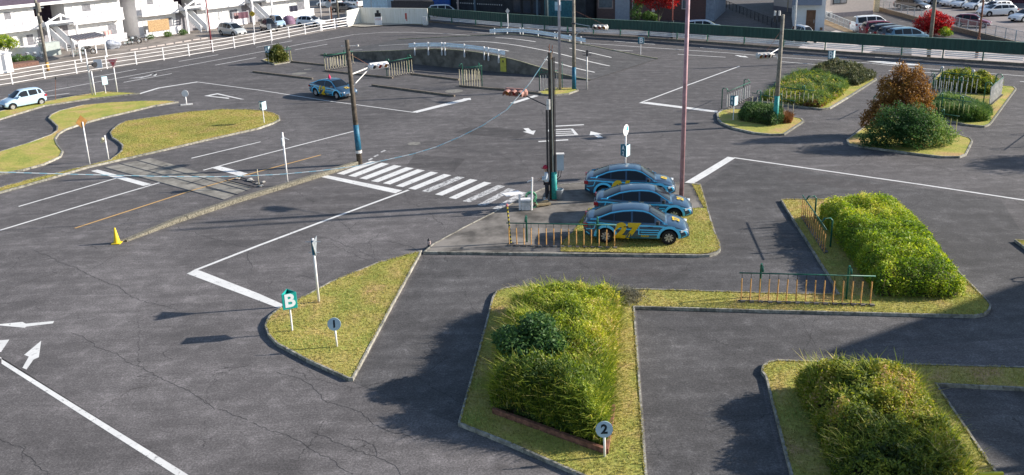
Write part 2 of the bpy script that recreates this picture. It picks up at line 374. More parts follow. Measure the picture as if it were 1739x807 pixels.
def sgn_text(body, size, m, parent, mtx, name='lettering', ext=.004, bold=0.):
    cu = bpy.data.curves.new('t', 'FONT'); cu.body = body; cu.size = size; cu.extrude = ext; cu.offset = bold*size
    cu.align_x = 'CENTER'; cu.align_y = 'CENTER'; cu.resolution_u = 4
    to = bpy.data.objects.new('t', cu); C.objects.link(to); dg = bpy.context.evaluated_depsgraph_get(); dg.update()
    me = bpy.data.meshes.new_from_object(to.evaluated_get(dg)); bpy.data.objects.remove(to); me.materials.clear(); me.materials.append(m)
    me.transform(mtx); o = bpy.data.objects.new(name, me); C.objects.link(o); o.parent = parent; return o
def upright(loc, rz):          # text standing up, facing local -y turned by rz
    return Matrix.Translation(loc) @ Matrix.Rotation(rz, 4, 'Z') @ Matrix.Rotation(rad(90), 4, 'X')

# ================= GROUND =================
g = MB(); S = 1500; nn = 12
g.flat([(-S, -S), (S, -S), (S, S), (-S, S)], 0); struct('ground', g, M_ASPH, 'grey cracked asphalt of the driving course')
# forecourt beyond the white fence, street beyond the green fence
fl = [(-60, 58), (-47.6, 78), (-36.4, 93.2), (-30.8, 102.4), (-21.5, 117.2), (-22, 150), (-60, 190), (-150, 190), (-150, 60)]
M_FORE = mat('forecourt_concrete', (.24, .21, .185), .9, var=.3, scale=.6)
struct('forecourt', MB().flat(fl, .004), M_FORE, 'pale concrete forecourt of the apartments')
M_STREET = asphalt('street_asphalt', .11, False)
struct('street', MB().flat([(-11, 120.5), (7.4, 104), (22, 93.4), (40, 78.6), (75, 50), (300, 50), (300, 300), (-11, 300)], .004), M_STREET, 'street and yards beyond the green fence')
M_PALE = mat('pale_pavement', (.42, .37, .35), .85, var=.2, scale=.8)
struct('pavement', MB().flat(PS([(1355, 82), (1370, 70), (1400, 56), (1420, 52), (1520, 72), (1470, 92)]), .008), M_PALE, 'pale pavement by the white house')
struct('pavement', MB().flat(PS([(1548, 77), (1700, 92), (1739, 97), (1739, 108), (1600, 99), (1548, 95)]), .008), M_PALE, 'pale pavement behind the green fence')
M_LOT = mat('lot_concrete', (.21, .185, .18), .9, var=.22, scale=.3)
struct('parking_lot', MB().flat(PS([(1490, 15), (1600, 45), (1739, 77), (1860, 90), (1900, -60), (1500, -30)]), .012), M_LOT, 'light parking lot surface')
struct('wall_apron', MB().flat(PS([(596, 45.5), (608, 41), (650, 38), (690, 40), (727, 42), (700, 42.5), (650, 44.5), (620, 47)]), .10), mat('apron_concrete', (.36, .33, .28), .9, var=.2), 'concrete apron in front of the wall')

# ================= MARKINGS =================
def strip(pts, wd, z):                    # ribbon along world points
    P = [Vector(p[:2]) for p in pts]; L_, R_ = [], []
    for i, p in enumerate(P):
        t = (P[min(i+1, len(P)-1)]-P[max(i-1, 0)]).normalized(); nrm = Vector((-t.y, t.x))*wd/2; L_.append(p+nrm); R_.append(p-nrm)
    mb = MB(); n = len(P); mb.add([(p.x, p.y, z) for p in R_]+[(p.x, p.y, z) for p in L_], [(i, i+1, n+i+1, n+i) for i in range(n-1)]); return mb
def line(px, wd, m=None, name='lane_line', label='white lane line', z=.006): struct(name, strip(PS(px), wd, z), m or M_WHITE, label)
def quadmark(px, m=None, name='road_marking', label='white road marking', z=.006): struct(name, MB().flat(PS(px), z), m or M_WHITE, label)
quadmark([(317.5, 465), (331, 458), (340, 460), (440, 499), (487, 520), (482, 527), (440, 511)], name='stop_line', label='white stop line beside the green B sign')
line([(331, 459.5), (440, 417), (560, 372), (694, 323)], .17, z=.008)
quadmark([(544, 300.6), (556.5, 298), (683, 323.5), (671.6, 328.7)], name='stop_line', label='white stop line at the crosswalk')
quadmark([(154.4, 290.7), (165.7, 288.2), (258, 313.2), (243, 316)], name='stop_line')
quadmark([(358, 285), (372, 282), (421.3, 295), (407.4, 299.5)], name='stop_line')
line([(0, 391.5), (140, 349), (273, 310)], .15, z=.008); line([(31.6, 351), (197.4, 303)], .14, z=.008); line([(345, 289.5), (430, 267), (601, 223)], .15, z=.008)
line([(325, 269), (442.7, 241)], .14)
line([(127.3, 388), (327, 323.5), (440, 291.5), (545, 263.5)], .13, M_YEL, label='yellow centre line', z=.012)
quadmark([(-30, 590), (2.6, 608), (2.6, 618), (298, 807), (390, 860), (404, 860), (320, 807)], label='long white line at the bottom left corner')
line([(235, 160), (270, 149.5), (336, 139.2)], .35, z=.006); line([(336, 139.5), (440, 153.3), (560, 172), (704.5, 191.4)], .13, z=.008)
quadmark([(700, 190), (708, 191.7), (789, 172), (800, 168.5), (790, 167.5), (775, 171)], name='stop_line'); quadmark([(784, 170.5), (800, 170), (799, 166.5), (787, 167.5)], z=.008)
line([(1256, 112.6), (1170, 144), (1088, 174.6)], .16); quadmark([(1084, 175), (1100, 173.5), (1219, 188.6), (1218, 191.6)], name='stop_line', z=.008)
line([(1246, 268), (1400, 290), (1560, 313), (1739, 340), (1800, 349)], .16); quadmark([(1236, 266.5), (1249, 268.5), (1200, 299), (1176, 313), (1160, 312)], name='stop_line', z=.008)
quadmark([(866, 175), (874, 176), (915, 163), (907, 162)], name='stop_line')
quadmark([(346.7, 163), (369.4, 158.6), (415, 169), (408, 168.8), (369, 160.3), (356, 163.2), (390, 166.5), (388, 168)], label='white triangle marking')
for a, b in (((157, 131.6), (231.5, 118)), ((303.6, 104.5), (370.7, 93)), ((435, 80.5), (496, 69.6)), ((210, 140), (292, 125)), ((365.6, 110.8), (435, 98)), ((501, 84.8), (555.8, 75.4)),
             ((1043, 70), (1112, 75.4)), ((1189, 81), (1266, 86.5)), ((1034.6, 84.3), (1075, 86.8)), ((1151, 92.4), (1232, 97.4)), ((1347, 92.4), (1438, 98.7)), ((1327, 105), (1408, 111.3)),
             ((1534, 106), (1635.6, 112.6)), ((1509, 119.7), (1603, 125)), ((1732, 138.4), (1760, 141)), ((802, 55), (840, 57)), ((1486, 97.4), (1567, 101.7)), ((28, 171), (118, 158.5))):
    line([a, b], .16, label='white dashed lane line')
line([(-20, 174), (68, 157.5), (200, 133), (440, 88.8), (520, 73.5), (600, 59), (650, 55), (700, 55), (760, 57.5), (810, 61)], .15)
line([(991.6, 73.4), (1047, 77), (1103, 81), (1237, 90), (1324, 97.4), (1476, 107.5), (1560, 116), (1739, 129.3), (1800, 133)], .15)
def arrow(tail, head, wd=.22, m=None, hw=.55, hl=1.1, label='white arrow marking'):
    a = GV(*tail); b = GV(*head); t = (b-a).normalized(); n = Vector((-t.y, t.x, 0)); c = b-t*min(hl, (b-a).length*.55)
    pts = [a-n*wd/2, c-n*wd/2, c-n*hw/2, b, c+n*hw/2, c+n*wd/2, a+n*wd/2]; struct('arrow_marking', MB().flat([(p.x, p.y) for p in pts], .006), m or M_WHITE, label)
quadmark([(-12, 552), (38, 547), (44, 550), (92, 545.5), (90, 549.5), (45, 555), (42, 557)], name='arrow_marking', label='white arrow pointing left at the left edge')
quadmark([(38, 625), (45, 628), (57, 611), (66, 607), (70, 579), (41, 603), (49, 606)], name='arrow_marking', label='white arrow pointing up near the left edge')
quadmark([(-20, 600), (2, 598), (16, 577), (-20, 580)], name='arrow_marking', label='tip of a white arrow at the left edge')
arrow((893, 218), (906, 229), .35, hw=.9); arrow((1020, 234), (1003, 223), .35, hw=.9); arrow((1250, 94), (1271, 98), .35, hw=.9, hl=1.5)
quadmark([(1471, 104), (1500, 104), (1562, 109.5), (1558, 111.3), (1530, 110.5), (1500, 108)], name='arrow_marking')
quadmark([(217, 133.5), (245, 130), (262, 124.5), (266, 126), (240, 133)], name='arrow_marking', m=M_WORN); quadmark([(257, 127.5), (262, 124.5), (267, 126), (264, 129)], name='arrow_marking')
line([(943.5, 214.5), (991.6, 212)], .25); line([(914.4, 240.6), (965, 237.6)], .25)
line([(929, 221.6), (971.5, 219.2)], .22); line([(943, 224.4), (974, 222.8)], .16); line([(943, 227.2), (978, 225.8)], .16); line([(943, 230.4), (981.5, 229)], .22); quadmark([(969, 219), (973, 218.8), (982.5, 229.6), (976, 229.8)], z=.010); quadmark([(927, 221), (934, 220.6), (941, 226), (936, 226.5)], z=.010)
for x in (618, 628, 640): quadmark([(x+6, 272-(x-618)*.62), (x+13, 268.5-(x-618)*.62), (x+16, 269.5-(x-618)*.62), (x+9, 273-(x-618)*.62)], m=M_WORN)
bl = [560, 637, 712, 790, 870, 955, 1040, 1130, 1220, 1312, 1405, 1505, 1605]; bly = [415, 430, 447, 465, 480, 498, 515, 533, 555, 578, 600, 625, 650]
trx = [840, 912, 997, 1078, 1152, 1242, 1330, 1420, 1507, 1600, 1692, 1760, 1850]; tyy = [338, 350, 365, 380, 394, 410, 426, 441, 459, 478, 500, 522, 545]
for i in range(13):
    X = lambda x: 430+x/3.952
    Yc = lambda y: 190+y/3.952
    quadmark([(X(bl[i]), Yc(bly[i])), (X(bl[i]+48), Yc(bly[i]+8)), (X(trx[i]), Yc(tyy[i])), (X(trx[i]-50), Yc(tyy[i]-8))], m=(M_WORN if i in (7, 10, 11, 12) else M_WHITE), name='crosswalk_stripe', label='white crosswalk stripe')
# ladder and slab of the mock railway crossing
struct('crossing_slab', MB().flat(PS([(177, 284.5), (255.6, 268.4), (427.6, 319), (379.5, 339.5)]), .005), M_SLAB, 'pale concrete slab of the mock level crossing')
for a, b in (((203, 278), (404, 331)), ((233, 272.5), (420, 324)), ((177, 284.5), (379.5, 339.5)), ((251, 290), (285, 281)), ((318, 313), (352, 302)), ((350, 319), (401, 331))):
    line([a, b], .09, M_DARK, 'slab_joint', 'dark joint in the concrete slab', z=.012)
# dark resurfaced bays
struct('bay_surface', MB().flat(PS([(720, 437), (1205, 441), (1225, 430), (1190, 318), (1250, 272), (1700, 340), (1739, 400), (1900, 480), (1900, 560), (1300, 610), (1290, 640), (1350, 900), (1105, 862), (1082, 526), (1060, 493), (880, 490), (838, 508), (780, 722), (600, 650)]), .0035), M_BAY, 'darker asphalt lanes between the grass islands')
struct('bay_surface', MB().flat(PS([(1592, 659), (1739, 667), (1900, 672), (1900, 877), (1740, 877), (1692, 807)]), .0036), M_BAY, 'dark asphalt bay at the right edge')

M_CRACK = mat('crack_fill', (.048, .045, .045), .95, var=.3)
for px in ([(57, 425), (120, 452), (170, 475), (190, 483), (240, 510), (300, 528)], [(0, 495), (75, 470), (135, 452), (210, 430)], [(120, 565), (160, 585), (200, 603), (270, 640), (350, 685), (420, 715)], [(470, 632), (500, 640), (520, 650), (545, 675), (590, 692), (615, 705), (670, 735), (700, 745)],
           [(430, 718), (500, 745), (560, 775), (600, 805)], [(530, 735), (570, 752), (620, 772), (640, 778), (670, 790), (680, 807)], [(0, 745), (25, 757), (45, 775), (80, 807)], [(1185, 540), (1195, 555), (1210, 570), (1215, 585), (1235, 602), (1290, 620)], [(1100, 715), (1150, 720), (1200, 732), (1240, 740)],
           [(868, 430), (872, 450), (875, 490)], [(1355, 540), (1370, 565), (1385, 590)], [(640, 775), (632, 755), (590, 745)], [(190, 680), (230, 660), (275, 652)], [(300, 385), (350, 402), (420, 420), (428, 460)], [(508, 467), (560, 490), (590, 502)], [(660, 410), (700, 420), (720, 440)], [(500, 395), (560, 405), (640, 440)],
           [(700, 243), (780, 252), (850, 262), (870, 275)], [(640, 225), (720, 235), (790, 240)], [(1300, 395), (1400, 400), (1440, 420)], [(1500, 355), (1600, 372), (1739, 392)], [(1640, 380), (1739, 400)], [(1000, 240), (1100, 252), (1150, 262)], [(120, 370), (300, 330)], [(560, 360), (600, 395)], [(270, 640), (250, 655), (205, 668)]):
    P = [Vector(p) for p in PS(px)]; q = [P[0]]
    for a, b in zip(P, P[1:]):
        k = max(2, int((b-a).length/.12)); dd = (b-a).normalized(); nn_ = Vector((-dd.y, dd.x)); w_ = 0
        for i in range(1, k+1): w_ = w_*.8+random.gauss(0, .03); q.append(a.lerp(b, i/k)+nn_*w_*(1 if i < k else .3))
    far_ = sum(p.length for p in P)/len(P); struct('crack', strip(q, .006+.00028*far_, .0045), M_CRACK, 'crack in the asphalt')
M_LIDC = mat('manhole_lid', (.19, .18, .16), .8, var=.3, scale=5)
for x, y, r in ((508, 125, .7), (771, 155, .75), (523, 118, .4), (703, 244, .42), (240, 178, .3)): q = G(x, y); MBx = MB().flat([(q[0]+r*math.cos(k*math.pi/10), q[1]+r*math.sin(k*math.pi/10)) for k in range(20)], .007); struct('manhole', MBx, M_LIDC, 'pale round manhole lid')
M_PATCH = asphalt('patched_asphalt', .07, False)
for px in ([(705, 262), (790, 270), (770, 292), (690, 283)], [(1010, 455), (1120, 458), (1125, 470), (1012, 468)], [(800, 215), (905, 222), (880, 236), (770, 226)], [(1330, 290), (1500, 315), (1490, 330), (1320, 303)]): struct('asphalt_patch', MB().flat(PS(px), .0042), M_PATCH, 'darker repaired patch of asphalt')

# ================= ISLANDS =================
TUFTS = []
def island(px, label, h=.12, kw=.065, lawn=True, smooth=0, top=None, world=None):
    poly = world or PS(px)
    if smooth: poly = smooth_poly(poly, smooth)
    dn = []
    for i in range(len(poly)):
        a, b = Vector(poly[i]), Vector(poly[(i+1) % len(poly)]); k = max(1, round((b-a).length/.6)); dn += [tuple(a.lerp(b, j/k)) for j in range(k)]
    if max(p[1] for p in poly) < 60: poly = dn
    inn = inset(poly, kw); n = len(poly)
    area = sum(poly[i][0]*poly[(i+1) % n][1]-poly[(i+1) % n][0]*poly[i][1] for i in range(n))
    if area < 0: poly = poly[::-1]
    mb = MB(); mb.add([(x, y, 0) for x, y in poly]+[(x, y, h) for x, y in poly]+[(x, y, h) for x, y in inn]+[(x, y, 0) for x, y in inn],
        [(i, (i+1) % n, n+(i+1) % n, n+i) for i in range(n)]+[(n+i, n+(i+1) % n, 2*n+(i+1) % n, 2*n+i) for i in range(n)]+[(2*n+i, 2*n+(i+1) % n, 3*n+(i+1) % n, 3*n+i) for i in range(n)])
    km = [random.choice((0, 0, 1, 2)) for i in range(n)]; mb.m = km*3
    struct('kerb', mb, [M_KERB, M_KERB2, M_KERB3], 'concrete kerb of '+label)
    if lawn:
        struct('lawn', MB().flat(inn, h-.025), top or M_LAWN, label); TUFTS.append((inn, h-.025))
    return inn
I1 = island([(717, 429), (660, 535), (600, 648), (592, 648), (520, 615), (470, 588), (455, 572), (450, 556), (457, 541), (475, 527), (503, 514), (560, 483), (640, 450)], 'yellowish lawn of the triangular island')
I2 = island([(778, 724), (860, 757), (979, 809), (1101, 862), (1098.8, 807), (1078, 525.5), (1300, 532), (1655, 541), (1671, 538), (1681, 531), (1683, 523), (1678.6, 516), (1552, 387), (1508, 343), (1380, 341), (1325.5, 341.8), (1330, 350), (1404, 469), (1423, 504), (1300, 501), (1070, 494), (1000, 492), (880, 490), (855, 493), (843, 499), (836, 509), (814, 594)], 'lawn of the L-shaped island under the hedges')
I3 = island([(1299, 644), (1292, 635), (1294, 627), (1302, 620), (1320, 616), (1557, 623), (1739, 628), (1950, 634), (1950, 673), (1739, 665), (1591, 657.5), (1692, 807), (1740, 877), (1357, 877), (1341, 807)], 'lawn of the island in the bottom right corner')
island([(1722, 411), (1850, 413), (1900, 520), (1800, 470)], 'small lawn island at the right edge')
I5 = island([(719, 432), (1189, 438), (1205, 437), (1218, 433), (1224, 427), (1223, 418), (1213, 394), (1190, 316), (1160, 313.5), (1000, 312.5), (955, 316), (925, 322), (900, 333), (860, 353), (790, 388), (735, 418)], 'island with the three parked training cars', lawn=False)
struct('concrete_pad', MB().flat(I5, .095), M_CONC, 'stained concrete pad under the parked cars')
lp = PS([(1176, 317), (1188, 318), (1211, 394), (1221, 418), (1221, 426), (1216, 430), (1203, 434), (1188, 435), (953, 431), (955, 417), (975, 396), (1000, 357), (1196, 357)])
lp2 = PS([(1160, 315.5), (1187, 317.5), (1198, 356)]); struct('lawn', MB().flat(lp, .112), M_LAWN, 'lawn around the nearest training car'); TUFTS.append((lp, .112))
I8 = island([(202, 213), (193, 220), (187, 228), (188, 234), (195, 241), (205, 247), (208, 254), (203, 263), (187, 274), (150, 286), (60, 314), (0, 330), (-60, 345), (-60, 338), (0, 322), (100, 296), (170, 275), (190, 271), (215, 266)][:0] or
    [(253, 202), (215, 208), (202, 213), (192, 221), (187, 228), (190, 236), (200, 242), (207.5, 249), (207, 257), (202, 263), (187, 274), (160, 281), (60, 305), (0, 321), (-60, 336), (-60, 345), (0, 329.5), (80, 307), (152, 285.5), (215, 271.5), (278, 257), (350, 240), (440, 220), (465, 211), (476, 205), (475, 199), (465, 194), (450, 190.5), (420, 188), (380, 187.5), (320, 192)], 'large curved lawn island beside the left road', kw=.10)
I7 = island([(303.6, 174.8), (260, 182), (228, 190), (180, 201), (142, 211.5), (112, 222), (101, 229), (95, 238), (99, 248), (108, 259), (104, 268), (76, 281), (40, 291), (0, 297.8), (-60, 310), (-60, 275), (0, 259.6), (51, 244), (86, 231), (96, 224), (97, 217), (88, 208), (82, 203), (86, 197), (101, 190), (142, 180), (190, 175.5), (240, 173), (285, 172.5)], 'wavy lawn island between the two curved lanes', kw=.10)
island([(238, 160), (177, 157), (120, 166), (76, 174.5), (30, 184), (0, 191), (-40, 200), (-40, 214), (0, 204.5), (76, 181.3), (152, 169.8)], 'narrow lawn strip behind the blue car', kw=.09)
I_F = island([(1217, 195), (1218, 204), (1224, 211), (1245, 220), (1280, 228), (1310, 231), (1332, 230.5), (1366, 208), (1362, 203.5), (1345, 200), (1300, 192), (1245, 186), (1225, 189)], 'small lawn island with the clipped hedge', kw=.12)
I_G = island([(1283, 173), (1330, 180.5), (1396, 187.5), (1410, 186), (1440, 168), (1489, 136.5), (1480, 130), (1430, 120), (1360, 122), (1300, 160)], 'long planted island on the right', kw=.15)
I_H = island([(1437, 240), (1441, 247), (1460, 251), (1540, 262), (1600, 269), (1630, 269), (1641, 265), (1652, 242), (1648, 237), (1620, 229), (1570, 215), (1500, 196), (1480, 208)], 'lawn island under the orange tree', kw=.09)
I_I = island([(1560, 196), (1640, 214), (1672, 217), (1682, 213), (1726, 153), (1722, 149), (1690, 146), (1600, 122), (1570, 150), (1640, 165), (1655, 172), (1572, 170)], 'planted island on the far right', kw=.09)
island([(913.7, 158), (925, 153), (940, 150.5), (979, 150.5), (983, 155), (966, 161), (941, 163.5), (920, 162)], 'small island at the foot of the silver pole', kw=.12)
island([(445, 103), (466, 111), (496, 106), (490, 100), (460, 98)], 'tiny island under the round shrub', kw=.12, h=.1)
# low strip kerbs between the bays
M_LOWK = mat('low_kerb', (.17, .14, .11), .9, var=.3, scale=5)
for i, (a, b) in enumerate((((496, 106), (553, 111.8)), ((553, 121.5), (667, 133.5)), ((698, 126.8), (779, 136.5)), ((781, 147), (856, 154)), ((430, 123), (531, 135)), ((632, 146), (772, 164.5)), ((838, 152), (916, 160)))):
    A = GV(*a); B = GV(*b); d = (B-A); mb = MB().box(((A+B)/2)[:2]+(.07,) if False else ((A.x+B.x)/2, (A.y+B.y)/2, .075), (d.length, .16, .15), math.atan2(d.y, d.x)); struct('kerb', mb, M_LOWK, 'low dark kerb between the practice bays')
# pitted beige block kerb
ke = PS([(213, 410), (300, 378), (400, 344.5), (490, 317), (560, 295), (606, 280)])
st = strip(ke, .27, 0); n = len(ke); vb = [(x, y, 0) for x, y, z in st.v]; vt = [(x, y, .08 if i % n == 0 else .22) for i, (x, y, z) in enumerate(st.v)]
mb = MB().add(vb+vt, [(i, i+1, 2*n+i+1, 2*n+i) for i in range(n-1)]+[(n+i+1, n+i, 3*n+i, 3*n+i+1) for i in range(n-1)]+[(2*n+i, 2*n+i+1, 3*n+i+1, 3*n+i) for i in range(n-1)]+[(0, 2*n, 3*n, n), (n-1, 2*n-1, 4*n-1, 3*n-1)])
struct('block_kerb', mb, M_BEIGE, 'raised beige pitted concrete kerb')

# ================= RAMP =================
A = GV(1002, 137); B = GV(544, 94); Cc = GV(1117, 100.5); D = GV(677, 67)
nprof = [(0, 0), (.15, .63), (.339, 1.18), (.42, 1.5), (.507, 1.70), (.595, 1.70), (.657, 1.62), (.757, 1.27), (.841, .76), (.88, .48), (.925, .22), (1, .005)]
fprof = [(0, 0), (.118, .36), (.249, .78), (.373, 1.17), (.491, 1.52), (.561, 1.50), (.633, 1.33), (.714, 1.07), (.792, .80), (.852, .55), (.93, .24), (1, .005)]
ip = lambda pr, s: float(np.interp(s, [p[0] for p in pr], [p[1] for p in pr]))
sm = lambda pr, s: sum(ip(pr, min(1, max(0, s+d))) for d in (-.03, -.015, 0, .015, .03))/5
def rampP(s, v, dz=0):
    p = B.lerp(A, s).lerp(D.lerp(Cc, s), v); z = sm(nprof, s)*(1-v)+sm(fprof, s)*v; return (p.x, p.y, z+.004+dz)
ns, nv = 60, 10; vs = [rampP(i/ns, j/nv) for i in range(ns+1) for j in range(nv+1)]
mb = MB().add(vs, [(i*(nv+1)+j, (i+1)*(nv+1)+j, (i+1)*(nv+1)+j+1, i*(nv+1)+j+1) for i in range(ns) for j in range(nv)])
struct('ramp', mb, M_RAMP, 'asphalt hill-start ramp', smooth=True)
M_WALL = mat('stained_ramp_wall', (.13, .12, .105), .9, var=.45, scale=.9, bump=.3)
rw = thing('ramp_wall', 'stained grey concrete side wall of the practice hill', 'wall'); mb = MB(); cpb = MB()
for v, sg in ((0, 1), (1, -1)):
    for i in range(ns):
        p, q = Vector(rampP(i/ns, v)), Vector(rampP((i+1)/ns, v)); off = Vector((0, 0, 0)); f = [(p.x, p.y, 0), (q.x, q.y, 0), (q.x, q.y, max(.01, q.z-.02)), (p.x, p.y, max(.01, p.z-.02))]
        mb.add(f, [(0, 1, 2, 3)] if sg > 0 else [(3, 2, 1, 0)])
        out = (Vector(rampP(.5, 1-v))-Vector(rampP(.5, v))); out.z = 0; out = -out.normalized()*.12
        cpb.add([p, q, q-out, p-out, p+Vector((0, 0, .07)), q+Vector((0, 0, .07)), q-out+Vector((0, 0, .07)), p-out+Vector((0, 0, .07))], [(4, 5, 6, 7), (0, 1, 5, 4), (7, 6, 2, 3)])
mb.build('wall', M_WALL, rw); cpb.build('coping', mat('wall_coping', (.26, .25, .17), .9, var=.35, scale=3), rw)
def rline(s0, s1, v, wd=.16):
    k = max(2, int((s1-s0)*40)); mb = MB(); vv = wd/10.6/2
    pts = [rampP(s0+(s1-s0)*i/k, v-vv, .006) for i in range(k+1)]+[rampP(s0+(s1-s0)*i/k, v+vv, .006) for i in range(k+1)]
    mb.add(pts, [(i, i+1, k+2+i, k+1+i) for i in range(k)]); struct('lane_line', mb, M_WHITE, 'white line on the ramp')
rline(.08, .95, .5)
for s0, s1 in ((-.0, .1), (.5, .68), (.8, .96)): rline(max(.02, s0), s1, .24)
for s0, s1 in ((.49, .64), (.76, .9)): rline(s0, s1, .76)
def guardrail(s0, s1, v, label, offs, nposts=7):
    out = (Vector(rampP(.5, 1-v))-Vector(rampP(.5, v))); out.z = 0; out = -out.normalized()
    t = thing('guard_rail', label, 'guard rail', rampP(s0, v)); o = Vector(t.location); k = 30; prof = [(.05, .66), (.0, .58), (.07, .52), (.07, .44), (.0, .36), (.05, .26)]
    mb = MB(); vs = []
    for i in range(k+1):
        p = Vector(rampP(s0+(s1-s0)*i/k, v))
        for a, z in prof: vs.append(p+out*(.12-a)+Vector((0, 0, z))-o)
    m = len(prof); mb.add(vs, [(i*m+j, (i+1)*m+j, (i+1)*m+j+1, i*m+j+1) for i in range(k) for j in range(m-1)]); mb.build('beam', M_RAILB, t)
    for a in offs:
        p = Vector(rampP(s0+(s1-s0)*a, v))+out*.16-o
        MB().cyl(p+Vector((0, 0, -.55)), p+Vector((0, 0, .66)), .055, n=8).lathe([(.075, .66), (.07, .72), (0, .75)], p, 8).build('post', M_WP, t)
        MB().box(p+Vector((0, 0, -.35)), (.18, .1, .3), .4).build('bracket', M_STEEL, t)
guardrail(.385, .735, 0, 'pale blue guard rail with white posts on the near edge of the ramp', (.07, .22, .365, .40, .60, .80, .84, .94, .99)[:-1])
guardrail(.40, .76, 1, 'pale blue guard rail on the far edge of the ramp', (.05, .19, .33, .36, .52, .69, .72, .84, .95))
ye = thing('height_board', 'yellow board hung on the stained ramp wall', 'board', G(858, 122.5)); MB().bx(-.3, .3, -.35, -.28, .1, 1.35).build('board', mat('yellow_board', (.52, .46, .08), .6, var=.15), ye); MB().bx(-.07, .07, -.36, -.351, .95, 1.15).build('window', M_DARK, ye)
ye.rotation_euler.z = rad(-30)

# ================= TUFTS (lawn blades) =================
near = [(p, z) for p, z in TUFTS if min(y for x, y in p) < 45]; Pn = []
for p, z in near:
    P = np.array(p); A_ = abs(sum(p[i][0]*p[(i+1) % len(p)][1]-p[(i+1) % len(p)][0]*p[i][1] for i in range(len(p))))/2
    k = int(A_*330); X, Y = sample(p, k); Pn.append(np.stack([X, Y, np.full(len(X), z)], 1))
for p, z in near:
    P = np.array(p); a = P; b = np.roll(P, -1, 0); Ls = np.linalg.norm(b-a, axis=1); k = int(Ls.sum()*60); i = rng.choice(len(P), k, p=Ls/Ls.sum()); q = a[i]+(b-a)[i]*rng.uniform(0, 1, k)[:, None]; q = q[vnoise(q[:, 0], q[:, 1], 1.7, 9)+.5*vnoise(q[:, 0], q[:, 1], 6, 9) > .62]; q += rng.normal(0, .025, q.shape)
    Pn.append(np.column_stack([q, np.full(len(q), z+.01)]))
Pn = np.concatenate(Pn); d0 = vnoise(Pn[:, 0], Pn[:, 1], .6, 3); tn = np.clip(.28+.5*d0+rng.normal(0, .14, len(Pn)), 0, 1)
V, F, T = blades(Pn, .055, .022, tn, .8); tag(npmesh('lawn_grass', V, F, M_LAWNB, None, T), 'short yellow-green grass blades of the near lawns', 'grass', None, 'stuff')

# ================= PLANTING =================
def hfun(poly, H, seed, soft=.35, rough=.35, lump=.12):
    def h(X, Y):
        d = edged(poly, X, Y); return H*(1-np.exp(-(d+.08)/soft))*(1-rough/2+rough*vnoise(X, Y, .9, seed))+lump*(vnoise(X, Y, 2.3, seed+1)+.6*vnoise(X, Y, 5.1, seed+2)-.55)
    return h
def core(name, poly, hf, m, parent, k=.72, res=.12):
    P = np.array(poly); lo, hi = P.min(0), P.max(0); nx = int((hi[0]-lo[0])/res)+2; ny = int((hi[1]-lo[1])/res)+2
    X, Y = np.meshgrid(np.linspace(lo[0], hi[0], nx), np.linspace(lo[1], hi[1], ny), indexing='ij'); ins = pin(poly, X, Y) & (edged(poly, X, Y) > .16); Z = np.where(ins, hf(X, Y)*k, .0)
    V = np.stack([X, Y, Z], -1).reshape(-1, 3); idx = np.arange(nx*ny).reshape(nx, ny)
    F = np.stack([idx[:-1, :-1], idx[1:, :-1], idx[1:, 1:], idx[:-1, 1:]], -1).reshape(-1, 4); ok = ins.reshape(-1)[F].sum(1) >= 1
    return npmesh(name, V, F[ok], m, parent)
